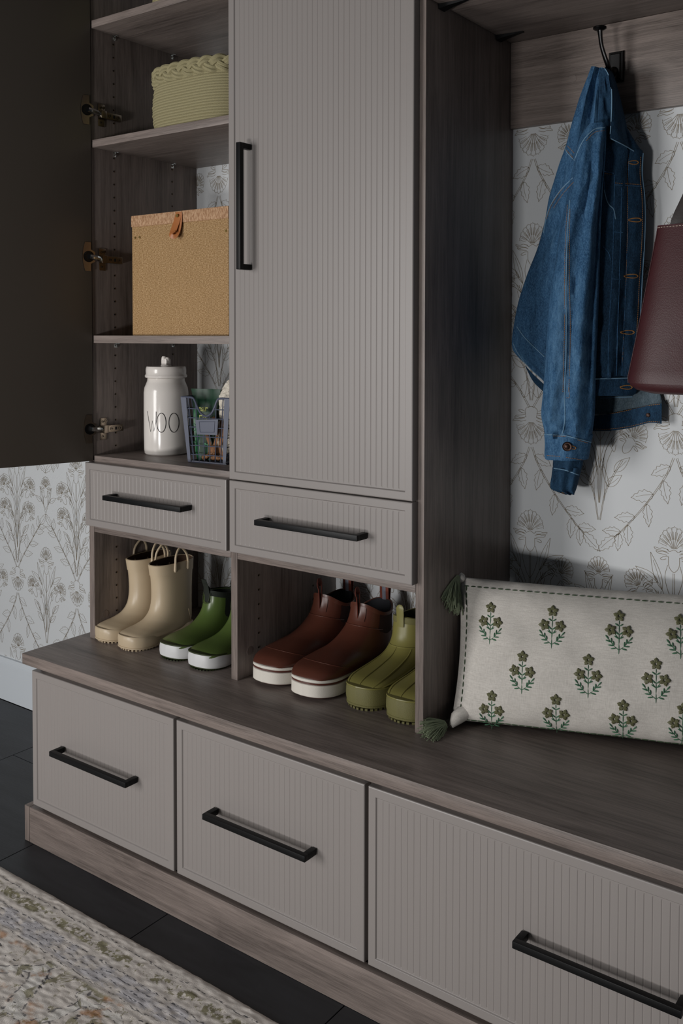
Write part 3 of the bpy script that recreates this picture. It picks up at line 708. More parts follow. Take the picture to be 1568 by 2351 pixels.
part('printed_badge', m, M_['mint'], gb)
# plush toy
k = N('cream_sherpa_fleece', .95, 0, .1); co = k.coord(); f = k.noise(co, 160, 4, .7); k.col(k.mix(f, srgb('#d0c4ae'), srgb('#f8f2e8'))); k.bump(f, 1, .006); M_['fleece'] = k.m
def blob(c, rad, sub=5, amp=.06, fr=60, seed=0, ex=1.0):
    bm = bmesh.new(); bmesh.ops.create_icosphere(bm, subdivisions=sub, radius=1)
    for v in bm.verts:
        d = v.co.normalized(); q = Vector((d.x*rad[0], d.y*rad[1], d.z*rad[2])); n_ = mnoise.noise((q*fr)+Vector((seed, 0, 0)))+.5*mnoise.noise(q*fr*2.3); v.co = Vector(c)+q+d*(amp*rad[0]*n_)
    return bm
pp = thing('plush_toy', 'cream fleece plush dog toy with tan suede straps slumped in the wire basket', 'toy', (wb0.x+.1, wb0.y+.07, S4+.006))
def bp(a, b, z): return wb0+EX*a+EY*b+Vector((0, 0, z))
m = MB(); m.bm(blob(bp(.088, .044, .124), (.034, .024, .066), 5, .10, 90)); part('body', m, M_['fleece'], pp)
m = MB(); m.bm(blob(bp(.078, .034, .062), (.024, .018, .045), 5, .10, 90, 5)); part('leg', m, M_['fleece'], pp)
m = MB(); m.bm(blob(bp(.050, .036, .036), (.014, .012, .026), 4, .10, 90, 9)); part('leg', m, M_['fleece'], pp)
M_['suede'] = plain('tan_suede', '#8d6344', .8)
for P in ([(.036, .016, .078), (.044, .010, .060), (.052, .009, .040), (.050, .012, .018)], [(.058, .012, .105), (.072, .008, .085), (.070, .008, .055), (.060, .010, .03), (.063, .012, .010)], [(.082, .010, .098), (.088, .008, .07), (.080, .009, .04), (.084, .012, .014)]):
    m = MB(); m.tube([bp(*q) for q in cr(P, 6)], .0045, 8, flat=.35, up=EY); part('suede_strap', m, M_['suede'], pp, label='tan suede strap')
k = N('chew_stick_brown', .55, 0, .3); k.col(k.mix(k.noise(k.coord((1, 1, 1)), 90, 4, .7), srgb('#4a2c18'), srgb('#a07552'))); k.bump(k.noise(k.coord(), 160, 3), .7, .003); M_['chew'] = k.m
for i, (P0, P1, r_) in enumerate((((.028, .018, .009), (.070, .012, .030), .0075), ((.030, .026, .010), (.085, .022, .016), .007), ((.052, .018, .010), (.092, .014, .013), .006))):
    m = MB(); a = Vector(bp(*P0)); b = Vector(bp(*P1)); m.tube([a.lerp(b, t/8)+Vector((0, 0, .0012*math.sin(t*2+i))) for t in range(9)], [r_*(.8+.2*math.sin(t*1.7+i)) for t in range(9)], 10)
    t = solo('chew_stick', m, M_['chew'], ['brown twisted chew stick leaning up at the left inside the wire basket', 'brown twisted chew stick lying flat behind the others in the wire basket', 'thinner brown chew stick lying at the right in the wire basket'][i], 'chew stick', tuple(a), 'chew sticks in the wire basket')
# ------------------------------------------------------------------ boots on the bench
def rubber(name, c, rough, bump=None, c2=None):
    k = N(name, rough, 0, .45); co = k.coord(); f = k.noise(co, 22, 3); a = srgb(c); b = srgb(c2) if c2 else tuple(min(1, x*1.12) for x in a[:3])+(1,)
    k.col(k.mix(f, a, b))
    if bump: k.bump(k.noise(co, bump[0], 2), bump[1], bump[2])
    return k.m
M_['cream'] = rubber('cream_rubber', '#b9a78c', .38); M_['cream_in'] = plain('boot_lining_tan', '#4a3526', .9)
M_['green'] = rubber('green_rubber', '#4a5c2c', .30); M_['dkgreen'] = plain('dark_green_neoprene', '#0e160c', .8, bump=(900, .4, .0005)); M_['tread_green'] = plain('olive_tread', '#2c3514', .6)
M_['white'] = plain('white_rubber', '#cfcfcf', .45); M_['brown'] = rubber('chocolate_rubber', '#4e2a20', .34, None, '#5a3327'); M_['brown_gore'] = plain('dark_brown_elastic', '#2a100a', .85, bump=(800, .5, .0008))
M_['brown_stripe'] = plain('brown_stripe', '#54281e', .5); M_['offwhite'] = plain('offwhite_textured_rubber', '#d6d0c6', .6, bump=(1000, .6, .0007)); M_['webgrey'] = plain('grey_webbing', '#6c6d78', .8, bump=(900, .4, .0005)); M_['webbrown'] = plain('rust_webbing', '#6a2f20', .8, bump=(900, .4, .0005))
M_['olive'] = rubber('olive_rubber', '#746f3c', .42); M_['olive_tex'] = plain('olive_textured_rubber', '#68643a', .65, bump=(900, .7, .0008)); M_['olive_in'] = plain('olive_lining', '#33361c', .9); M_['dark_in'] = plain('charcoal_lining', '#24262b', .9, bump=(500, .5, .001))

def boot_rings(pairs, n=44, sub=5, dip=0, e=2.25, fw=1.05, ft=.004):
    P = cr(pairs, sub); out = []; e0 = e
    for i, (sb, zb, sf, zf, w_) in enumerate(P):
        g_ = min(1, max(0, (i/(len(P)-1)-.45)/.2)); w_ *= 1+(fw-1)*g_; sf += ft*g_; sb += ft*.5*g_; e = e0+.35*g_
        ring = []; c = np.array([(sb+sf)/2, (zb+zf)/2]); d = np.array([(sf-sb)/2, (zf-zb)/2])
        for k_ in range(n):
            t = 2*math.pi*k_/n; ct, st = math.cos(t), math.sin(t)
            a = math.copysign(abs(ct)**(2/e), ct); b = math.copysign(abs(st)**(2/e), st)
            q = c+d*a; z = q[1]-dip*(st*st)**1.4*max(0, 1-i/(2.4*sub))
            ring.append((w_*b, -q[0], z))
        out.append(ring)
    return out
def sole_outline(L_, ws, n=9):
    """ws: list of (s fraction, half width)"""
    P = cr([(s*L_, w_) for s, w_ in ws], n); pts = [(w_, -s) for s, w_ in P]; return pts+[(-x, y) for x, y in pts[-2:0:-1]]
def sole_loft(outline, prof, toe_up=0, L_=1):
    """prof: (z, outward offset)"""
    cx = 0; cy = np.mean([p[1] for p in outline]); rings = []
    n = len(outline); nr = []
    for i in range(n):
        a = np.array(outline[i-1]); b = np.array(outline[(i+1) % n]); d = b-a; d = d/(np.linalg.norm(d)+1e-9); nn = np.array([d[1], -d[0]])
        if nn @ (np.array(outline[i])-np.array([0, cy])) < 0: nn = -nn
        nr.append(nn)
    for z, o in prof:
        rings.append([(p[0]+q[0]*o, p[1]+q[1]*o, z+toe_up*max(0, (-p[1]/L_-.72)/.28)**2) for p, q in zip(outline, nr)])
    return rings
def patch(rings, i0, i1, j0, j1, off):
    """raised copy of part of the shell"""
    R_g = [rings[i] for i in range(i0, i1+1)]; n = len(rings[0]); top = []; 
    for r, i in zip(R_g, range(i0, i1+1)):
        row = []
        for j in range(j0, j1+1):
            p = Vector(r[j % n]); a = Vector(r[(j+1) % n])-Vector(r[(j-1) % n]); b = Vector(rings[min(i+1, len(rings)-1)][j % n])-Vector(rings[max(i-1, 0)][j % n])
            nn = a.cross(b).normalized(); c = Vector(np.mean(np.array(r), 0))
            if nn.dot(p-c) < 0: nn = -nn
            row.append(p+nn*off)
        top.append(row)
    return top
def gore(rings, i0, i1, jc, hw, off, m=9):
    rows = []; n = len(rings[0])
    for i in range(i0, i1+1):
        t = (i-i0)/(i1-i0); h = hw*(1-.12*t)*(1 if t < .7 else math.sqrt(max(.02, 1-((t-.7)/.3)**2))); c = Vector(np.mean(np.array(rings[i]), 0)); row = []
        for q in range(m+1):
            j = jc-h+2*h*q/m; a = math.floor(j); f = j-a; p = Vector(rings[i][a % n]).lerp(Vector(rings[i][(a+1) % n]), f); d = p-c; d.z = 0; row.append(p+d.normalized()*off)
        rows.append(row)
    return rows
def grid_mb(rows, mb=None, mi=0, close_under=None):
    mb = mb or MB(); o = len(mb.v); m = len(rows[0])
    for r in rows: mb.v.extend([tuple(p) for p in r])
    for i in range(len(rows)-1):
        for j in range(m-1): a = o+i*m+j; mb.f.append((a, a+1, a+1+m, a+m)); mb.mi.append(mi)
    return mb
def shell(rings, depth, th=.0028, mats_in=1):
    """outer shell plus a lining that goes down inside the opening"""
    def shrink(r, k_): 
        c = np.mean(np.array(r), 0); out = []
        for p in r:
            v = np.array(p)-c; l_ = math.hypot(v[0], v[1])+1e-9; s_ = max(0, 1-k_/l_); out.append((c[0]+v[0]*s_, c[1]+v[1]*s_, c[2]+v[2]))
        return out
    mb = MB(); inner = [shrink(r, th) for r in rings[:depth]]
    mb.loft(inner[::-1], True, False, True, mats_in); lip = [inner[0], [tuple((np.array(a)+np.array(b))/2+np.array([0, 0, .0012])) for a, b in zip(inner[0], rings[0])], rings[0]]
    mb.loft(lip, False, False, True, 0); mb.loft(rings, False, True, True, 0); return mb
def lugs(outline, z0, z1, step, inset, mat, parent, name='tread', every=2):
    mb = MB(); n = len(outline); acc = 0; last = outline[0]; cy = np.mean([p[1] for p in outline]); k_ = 0
    for i in range(1, n+1):
        p = outline[i % n]; acc += math.dist(p, last); last = p
        if acc >= step:
            acc = 0; a = np.array(p); b = a*.0+np.array([a[0]*.62, cy+(a[1]-cy)*.88]); d = np.array(outline[(i+1) % n])-np.array(outline[i-1]); d = d/np.linalg.norm(d)*step*.3
            a = a+(b-a)*.03
            mb.loft([[(*(a-d), z), (*(a+d), z), (*(b+d), z), (*(b-d), z)] for z in (z0, z1)])
    return part(name, mb, mat, parent, local=True, smooth=False, kind='stuff')
def tab_loop(path, w_, th, lateral, mb=None, mi=0):
    mb = mb or MB(); mb.tube(cr(path, 6), w_/2, 8, flat=None, up=None) if False else mb.tube(cr(path, 6), w_/2, 8, flat=th/(w_/2), up=Vector(lateral).cross(Vector((0, 0, 1)))+Vector((0, 0, .01)), mi=mi); return mb
WS = [(0, 0), (.004, .35), (.03, .62), (.09, .80), (.2, .80), (.38, .74), (.55, .84), (.70, .98), (.80, 1.0), (.88, .92), (.95, .70), (.985, .40), (1.0, 0)]
def outl(L_, w_, wide=1): return sole_outline(L_, [(s, a*w_) for s, a in WS], 6)

def cream_boot(loc, rz, label):
    t = thing('rain_boot', label, 'boot', loc, 'cream rain boots', rz); L_ = .203
    R = boot_rings([(-.010, .187, .118, .184, .0345), (-.006, .14, .111, .14, .035), (-.004, .09, .110, .098, .035), (-.004, .055, .117, .072, .036), (.0, .03, .133, .056, .038), (.03, .018, .152, .047, .040), (.09, .016, .172, .042, .0405), (.135, .016, .188, .038, .0395), (.165, .016, .1965, .032, .035), (.185, .016, .2005, .024, .024)])
    part('upper', shell(R, 22), [M_['cream'], M_['cream_in']], t, local=True)
    rim = patch(R, 0, 3, 0, 44, .0016); m = MB(); inn = patch(R, 0, 3, 0, 44, -.0003)
    m.loft([rim[0], rim[1], rim[2], rim[3], inn[3]], False, False, False); m.loft([[Vector(p)+Vector((0, 0, .001)) for p in inn[0]], rim[0]], False, False, False); part('top_band', m, M_['cream'], t, local=True)
    O = outl(L_+.004, .0425); m = MB(); m.loft(sole_loft(O, [(.004, -.004), (.0045, -.0005), (.009, .0008), (.020, .0012), (.0285, .0006), (.0305, -.0010), (.0305, -.004)], .004, L_)); part('foxing_band', m, M_['cream'], t, local=True)
    m = MB(); m.loft(sole_loft(O, [(.0022, -.003), (.0028, .0012), (.0055, .0014), (.0065, 0)], .003, L_)); part('outsole', m, M_['cream'], t, local=True)
    lugs(outl(L_, .0415), .0, .003, .008, 0, M_['cream'], t)
    for sx in (-1, 1):
        m = MB(); m.tube(cr([(sx*.0345, -.031, .165), (sx*.0355, -.031, .184), (sx*.034, -.034, .203), (sx*.031, -.046, .2185), (sx*.031, -.058, .2185), (sx*.034, -.070, .203), (sx*.0355, -.073, .184), (sx*.0345, -.073, .165)], 7), .0029, 10); m.tube([(sx*.0345, -.073, .168), (sx*.0358, -.073, .186)], [.0048, .0036], 10); m.tube([(sx*.0345, -.031, .168), (sx*.0358, -.031, .186)], [.0048, .0036], 10)
        part('pull_handle', m, M_['cream'], t, local=True)
    # moulded heel crease lines
    for sx in (-1, 1): m = MB(); m.tube([Vector(R[i][j % 44])+Vector((sx*.0004, 0, 0)) for i, j in (((14, 11+3), (17, 11+4), (20, 11+5), (24, 11+6)) if sx == 1 else ((14, 33-3), (17, 33-4), (20, 33-5), (24, 33-6)))], .0011, 6); part('heel_crease', m, M_['cream'], t, local=True)
    return t
cream_boot((.4385, -.162, H), 0, 'cream rubber rain boot with two loop handles, nearer the green boots')
cream_boot((.352, -.156, H), -.03, 'cream rubber rain boot with two loop handles, against the left side panel')

def green_boot(loc, rz, label):
    t = thing('ankle_boot', label, 'boot', loc, 'green ankle boots', rz); L_ = .216
    R = boot_rings([(-.002, .118, .086, .131, .033), (.0, .09, .089, .103, .0335), (-.002, .06, .100, .080, .0345), (.0, .035, .124, .062, .037), (.03, .022, .152, .052, .041), (.09, .020, .178, .046, .044), (.14, .020, .197, .041, .043), (.175, .020, .208, .035, .037), (.197, .020, .2135, .028, .026)], dip=.004)
    part('upper', shell(R, 16), [M_['green'], M_['dkgreen']], t, local=True)
    m = MB(); a = patch(R, 0, 2, 0, 44, .0011); m.loft([[Vector(p)+Vector((0, 0, .0035)) for p in patch(R, 0, 0, 0, 44, -.001)[0]], [Vector(p)+Vector((0, 0, .0035)) for p in a[0]], a[1], patch(R, 2, 2, 0, 44, -.0004)[0]], False, False, False); part('collar_trim', m, M_['dkgreen'], t, local=True)
    for j0 in (12, 32): part('elastic_gore', grid_mb(gore(R, 1, 11, j0, 3.2, .0006)), M_['dkgreen'], t, local=True)
    for yy, s_ in ((-.087, -1), (.003, 1)):
        m = MB(); m.tube(cr([(0, yy+s_*.0015, .105), (0, yy+s_*.002, .128), (0, yy+s_*.006, .146), (0, yy+s_*.012, .162), (0, yy+s_*.0075, .150), (0, yy-s_*.003, .136), (0, yy-s_*.003, .12)], 5), .0085, 8, flat=.16, up=(0, 1, .2)); part('pull_tab', m, M_['dkgreen'], t, local=True)
    m = MB(); m.tube(cr([(-.011, -.0885, .128), (-.0105, -.0925, .113), (-.006, -.0945, .105), (.006, -.0945, .105), (.0105, -.0925, .113), (.011, -.0885, .128)], 5), .0009, 6); part('tab_stitching', m, M_['tread_green'], t, local=True)
    O = outl(L_+.003, .0452); m = MB(); m.loft(sole_loft(O, [(.0025, -.003), (.0032, .0), (.012, .0012), (.022, .0010), (.0305, -.0006), (.0315, -.003)], .005, L_)); part('foxing_band', m, M_['white'], t, local=True, label='white rubber foxing band')
    m = MB(); m.loft(sole_loft(O, [(.0305, -.001), (.0312, .0006), (.0338, .0006), (.0345, -.003)], .005, L_)); part('piping', m, M_['tread_green'], t, local=True)
    m = MB(); m.loft(sole_loft(O, [(.0010, -.004), (.0014, -.0012), (.004, -.001)], .004, L_)); part('outsole', m, M_['tread_green'], t, local=True)
    lugs(outl(L_, .043), .0, .0018, .006, 0, M_['tread_green'], t); return t
green_boot((.668, -.142, H), 0, 'green rubber ankle boot with white sole, partly behind the middle panel')
green_boot((.572, -.136, H), -.02, 'green rubber ankle boot with white sole, beside the cream rain boot')

def brown_boot(loc, rz, label):
    t = thing('deck_boot', label, 'boot', loc, 'brown deck boots', rz); L_ = .300
    R = boot_rings([(.0, .142, .104, .154, .041), (.003, .112, .110, .128, .0425), (.002, .08, .126, .106, .044), (.0, .05, .156, .089, .047), (.02, .033, .19, .079, .049), (.08, .03, .222, .073, .0515), (.15, .03, .252, .067, .0525), (.205, .03, .277, .060, .0505), (.25, .03, .2915, .050, .042), (.275, .03, .297, .042, .029)], dip=.020)
    part('upper', shell(R, 14), [M_['brown'], M_['dark_in']], t, local=True)
    m = MB(); a = patch(R, 0, 2, 0, 44, .0013); m.loft([[Vector(p)+Vector((0, 0, .0015)) for p in patch(R, 0, 0, 0, 44, -.0015)[0]], [Vector(p)+Vector((0, 0, .0015)) for p in a[0]], a[1], patch(R, 2, 2, 0, 44, -.0004)[0]], False, False, False); part('collar_trim', m, M_['brown'], t, local=True)
    for j0 in (11.5, 32.5): part('elastic_gore', grid_mb(gore(R, 1, 11, j0, 3.4, .0007)), M_['brown_gore'], t, local=True, label='dark elastic side gore')
    m = MB(); rows = patch(R, 1, 7, -3, 3, .0016); grid_mb(rows, m); part('front_badge', m, M_['brown'], t, local=True, label='raised blank rubber tab')
    for i, r_ in ((9, .0011), (30, .0007)): m = MB(); m.tube([Vector(p) for p in patch(R, i, i, -10, 10, .0003 if i == 9 else .0)[0]], r_, 6); part('moulded_ridge', m, M_['brown'], t, local=True)
    for yy, s_, hh in ((-.105, -1, .180), (.002, 1, .184)):
        P = cr([(0, yy+s_*.002, .118), (0, yy+s_*.0025, .148), (0, yy+s_*.006, .170), (0, yy+s_*.010, hh), (0, yy+s_*.004, hh+.003), (0, yy-s_*.005, .176), (0, yy-s_*.004, .14)], 6); m = MB(); upv = (0, 1, .15) if s_ > 0 else (.8, .5, .1); m.tube(P, .0125 if s_ > 0 else .009, 10, flat=.12 if s_ > 0 else .18, up=upv); m2 = [(p[0], p[1]+(s_ if i < 18 else -s_)*.0013, p[2]) for i, p in enumerate(P)]
        
        if s_ > 0: m.tube(m2, .0048, 8, flat=.2, up=(0, 1, .15), mi=1)
        part('pull_loop', m, [M_['webbrown'], M_['webgrey']], t, local=True, label='rust webbing loop with grey stripe')
    O = outl(L_+.004, .0530)
    for z0, z1, mt, nm, oo in ((.003, .0285, 'offwhite', 'sole', .0008), (.0285, .0325, 'brown_stripe', 'sole_stripe', .0), (.0325, .0395, 'offwhite', 'foxing_band', .0006)):
        m = MB(); m.loft(sole_loft(O, [(z0, -.004), (z0+.0005, oo-.0012), (z0+.002, oo), (z1-.001, oo-.0003), (z1, -.001), (z1, -.006)], .006, L_)); part(nm, m, M_[mt], t, local=True)
    m = MB(); m.loft(sole_loft(O, [(.0, -.007), (.0015, -.004), (.004, -.004)], .006, L_)); part('outsole', m, M_['brown_stripe'], t, local=True); return t
brown_boot((.967, -.052, H), 0, 'chocolate brown rubber deck boot with striped white sole, nearer the olive boots')
brown_boot((.856, -.044, H), -.010, 'chocolate brown rubber deck boot with striped white sole, next to the middle panel')

def olive_boot(loc, rz, label):
    t = thing('lug_sole_boot', label, 'boot', loc, 'olive lug sole boots', rz); L_ = .272
    R = boot_rings([(.0, .140, .113, .148, .039), (.002, .112, .116, .124, .0395), (.0, .085, .123, .098, .0405), (.0, .06, .145, .078, .042), (.03, .042, .18, .068, .0445), (.1, .038, .216, .061, .046), (.165, .038, .243, .056, .0455), (.215, .038, .2595, .049, .039), (.243, .038, .266, .042, .027)], dip=.006)
    part('upper', shell(R, 14), [M_['olive'], M_['olive_in']], t, local=True)
    m = MB(); a = patch(R, 0, 3, 0, 44, .0014); m.loft([[Vector(p)+Vector((0, 0, .001)) for p in patch(R, 0, 0, 0, 44, -.0012)[0]], a[0], a[1], a[2], patch(R, 3, 3, 0, 44, -.0004)[0]], False, False, False); part('collar_band', m, M_['olive_tex'], t, local=True)
    m = MB(); m.tube([Vector(p) for p in patch(R, 12, 12, 0, 44, .0002)[0]], .0013, 6)
    for j in (-11, -5, 0, 5, 10): m.tube([Vector(patch(R, i, i, j, j, .0)[0][0]) for i in range(12, 38, 1)], [.0020*math.sin(math.pi*(i+1)/28)**.5 for i in range(26)], 6)
    part('moulded_ribs', m, M_['olive'], t, local=True)
    for j0 in (12.5, 31.5): part('elastic_gore', grid_mb(gore(R, 3, 10, j0, 3, .0008)), M_['olive_tex'], t, local=True)
    for yy, s_ in ((-.114, -1), (.001, 1)):
        m = MB(); m.tube(cr([(0, yy+s_*.0025, .128), (0, yy+s_*.003, .150), (0, yy+s_*.004, .166), (0, yy+s_*.003, .175)], 5), [.009]*6+[.0095]*6+[.0085, .0075, .006, .003], 10, flat=.2, up=(0, 1, .1)); part('pull_tab', m, M_['olive'], t, local=True)
    O = outl(L_+.004, .0465); m = MB(); m.loft(sole_loft(O, [(.0065, -.004), (.0075, .0), (.018, .002), (.034, .0016), (.0405, .0004), (.0415, -.001), (.0415, -.006)], .005, L_)); part('foxing_band', m, M_['olive_tex'], t, local=True)
    m = MB(); m.loft(sole_loft(O, [(.0395, .0005), (.041, .0018), (.043, .0012), (.0435, -.003)], .005, L_)); part('piping', m, M_['olive'], t, local=True)
    m = MB(); m.loft(sole_loft(O, [(.0036, -.004), (.0040, .0005), (.0075, .0012), (.0085, 0)], .004, L_)); part('outsole', m, M_['olive_tex'], t, local=True)
    lugs(outl(L_, .0465), .0, .0042, .009, 0, M_['olive_tex'], t); return t
olive_boot((1.088, -.056, H), 0, 'olive green rubber boot with chunky lug sole, beside the brown boots')
olive_boot((1.1895, -.062, H), 0, 'olive green rubber boot with chunky lug sole, cut off by the tall side panel')
# ------------------------------------------------------------------ embroidered lumbar cushion
k = N('natural_linen', .85, 0, .15)
wx = k.noise(k.coord((60, 60, 900)), 1, 2, .6); wz = k.noise(k.coord((900, 900, 60)), 1, 2, .6); f = k.math('ADD', k.math('MULTIPLY', wx, .5), k.math('MULTIPLY', wz, .5))
k.col(k.ramp(f, [(.36, srgb('#b9b4ad')), (.62, srgb('#d0cbc4'))])); k.bump(f, .45, .0008); M_['linen'] = k.m
M_['thread_green'] = plain('dark_green_thread', '#34452f', .7, bump=(900, .4, .0004)); M_['thread_leaf'] = plain('leaf_green_thread', '#3f6a4f', .6, bump=(900, .4, .0004)); M_['thread_olive'] = plain('olive_thread', '#5f5f42', .6, bump=(900, .5, .0005)); M_['tassel'] = plain('sage_tassel_thread', '#818b70', .75)
P0 = atZ(1036, 1661, H); P0.z = H+.008; P1 = atZ(1568, 1724, H); P1.z = P0.z
CE = (P1-P0).normalized(); CW, CH = .645, .268; lean = R_(15)
CNh = Vector((CE.y, -CE.x, 0)); CU = Vector((-CNh.x*math.sin(lean), -CNh.y*math.sin(lean), math.cos(lean))); CN = CE.cross(CU)
if CN.y > 0: CN = -CN
def Sp(a, b, side=1, off=0):
    A_ = 2*a-1; B_ = 2*b-1
    t = .072*(max(0, 1-abs(A_)**2.6)**.55)*(max(0, 1-abs(B_)**2.2)**.52)
    pin = .012*(1-abs(A_)**2)*0
    # edges pull in between the corners
    da = -.016*A_*(1-B_*B_)*abs(A_)**3; db = -.014*B_*(1-A_*A_)*abs(B_)**3
    wr = (mnoise.noise(Vector((a*9, b*5, side*3)))*.006+mnoise.noise(Vector((a*34, b*7, side*5)))*.0030*(abs(B_)**5)+mnoise.noise(Vector((a*12, b*28, 7)))*.0035*(abs(A_)**8))*min(1, t/.01)
    return P0+CE*((a+da)*CW)+CU*((b+db)*CH)+CN*(side*(t+wr)+off)+CN*.0
cu_ = thing('lumbar_cushion', 'natural linen lumbar cushion embroidered with green flower sprigs on the bench', 'cushion', (P0+CE*CW*.5)[:])
NA, NB = 130, 76; m = MB()
for side in (1, -1):
    rows = [[Sp(.5-.5*math.cos(math.pi*i/NA), .5-.5*math.cos(math.pi*j/NB), side) for i in range(NA+1)] for j in range(NB+1)]; grid_mb(rows, m)
me_ = part('cover', m, M_['linen'], cu_)
bm = bmesh.new(); bm.from_mesh(me_.data); bmesh.ops.remove_doubles(bm, verts=bm.verts[:], dist=.0004); bmesh.ops.recalc_face_normals(bm, faces=bm.faces[:]); bm.to_mesh(me_.data); bm.free()
def stitch_line(pts, mb, r=.0013, da=.0098, gap=.0042):
    run = [Sp(a, b, 1, .0006) for a, b in pts]; mb_runs(mb, run, r, 6, 0, (da, gap))
m = MB(); stitch_line([(.020+.96*t/120, .938) for t in range(121)], m); part('border_stitching', m, M_['thread_green'], cu_, kind='stuff')
m = MB(); stitch_line([(.026, .94-.9*t/60) for t in range(61)], m); part('border_stitching', m, M_['thread_green'], cu_, kind='stuff')
m = MB(); stitch_line([(.02+.96*t/120, .012) for t in range(121)], m, .0015, .012, .001); part('bottom_seam', m, M_['thread_green'], cu_, kind='stuff')
cb_ = bvh_of([me_])
def sprig(u, v, s=1.0):
    h = hit(cb_, u, v, 0)
    if h is None: return
    q = h[0]-P0; ca, cbb = q.dot(CE)/CW, q.dot(CU)/CH; mb = MB(); rg = random.Random(int(u*7+v))
    def mp(x, y, o=.0008): return Sp(ca+x*s/CW, cbb+y*s/CH, 1, o)
    def strand(p, q, r, mi): 
        mid = ((p[0]+q[0])/2, (p[1]+q[1])/2); P = [mp(*p, .0003), mp((p[0]*.8+q[0]*.2), (p[1]*.8+q[1]*.2), r*.7), mp(*mid, r*.9), mp((p[0]*.2+q[0]*.8), (p[1]*.2+q[1]*.8), r*.7), mp(*q, .0003)]
        mb.tube(P, [r*.35, r*.85, r, r*.85, r*.35], 6, mi=mi)
    stem = [(0, -.037), (0, -.02), (0, 0), (0, .014), (0, .022)]
    for a_, b_ in zip(stem[:-1], stem[1:]): strand(a_, b_, .00075, 0)
    for sx in (-1, 1):
        strand((0, -.012), (sx*.008, -.001), .0006, 0)
        br = [(0, -.030), (sx*.008, -.024), (sx*.014, -.017), (sx*.020, -.010)]
        for a_, b_ in zip(br[:-1], br[1:]): strand(a_, b_, .0006, 0)
        for bx, by, dx, dy in ((.005, -.027, .010, -.002), (.009, -.023, .011, .0005), (.009, -.023, .001, .009), (.014, -.017, .010, .003), (.013, -.018, .0005, .009), (.018, -.012, .006, .007)):
            strand((sx*bx, by), (sx*(bx+dx*.9), by+dy*.9), .0013, 0)
        for bx, by, dx, dy in ((.001, -.010, .007, .004), (.001, .012, .006, .004), (.001, -.003, .006, .005)): strand((sx*bx, by), (sx*(bx+dx), by+dy), .0012, 0)
    for cx_, cy_ in ((0, .030), (-.0145, .004), (.0145, .004)):
        for i in range(5):
            t = math.pi/2+2*math.pi*i/5+(0 if cx_ == 0 else (.35 if cx_ < 0 else -.35)); c_, s_ = math.cos(t), math.sin(t)
            for w_ in (-1, 0, 1):
                nx, ny = -s_*w_*.0019, c_*w_*.0019; e_ = .0106-.0018*abs(w_); strand((cx_+c_*.0015+nx*.6, cy_+s_*.0015+ny*.6), (cx_+c_*e_+nx, cy_+s_*e_+ny), .0021, 1)
    part('embroidered_sprig', mb, [M_['thread_leaf'], M_['thread_olive']], cu_)
for u, v in ((1122, 1432), (1267, 1441), (1421, 1453), (1562, 1463), (1197, 1546), (1350, 1555), (1506, 1565), (1127, 1635), (1276, 1645), (1430, 1659), (1567, 1668)): sprig(u, v)
# tassels
def tassel(c, direc, spread, ln, n, name_seed, floor=None):
    rg = random.Random(name_seed); m = MB(); c = Vector(c); d = Vector(direc).normalized(); a = d.orthogonal().normalized(); b = d.cross(a)
    for i in range(n):
        t = rg.uniform(0, 2*math.pi); rr = math.sqrt(rg.random()); l_ = ln*rg.uniform(.78, 1.05); dirr = (d+(a*math.cos(t)+b*math.sin(t))*rr*spread).normalized(); s0 = c+(a*math.cos(t)+b*math.sin(t))*rr*.005
        P = []
        for q in range(6):
            w_ = q/5; p = s0+dirr*(l_*w_)+Vector((0, 0, -.010*w_*w_))+Vector((rg.uniform(-1, 1), rg.uniform(-1, 1), 0))*.0012
            if floor is not None and p.z < floor: p.z = floor+rg.random()*.004
            if p.y > -DP-.002: p.x = max(p.x, XC+T+.001+rg.random()*.002)
            P.append(p)
        m.tube(P, .00085, 5)
    o = part('tassel', m, M_['tassel'], cu_, kind='stuff', label='sage green corner tassel'); return o
k1 = Sp(0.01, .985, 1)+CN*.004; k2 = Sp(0.0, .0, 1)
t1 = Sp(.0, 1.0, 1)
m = MB(); m.bm(blob(t1+Vector((.002, -.004, .0)), (.016, .012, .011), 3, .12, 90)); part('corner_knot', m, M_['linen'], cu_)
tassel(t1+Vector((.004, -.018, .006)), (-.30, -.45, -.8), .95, .062, 300, 3)
t2 = atZ(1040, 1668, H+.010)
m = MB(); rows_ = []
m.tube([t2+Vector((-.004, 0, 0)), t2.lerp(P0+CU*.018+CE*.02, .4)+Vector((0, 0, .004)), P0+CU*.022+CE*.03, P0+CU*.03+CE*.07], [.005, .013, .017, .006], 14); part('folded_corner', m, M_['linen'], cu_)
tassel(t2+Vector((-.010, -.010, .006)), (-.55, -.62, -.35), 1.0, .054, 250, 5, H+.0012)

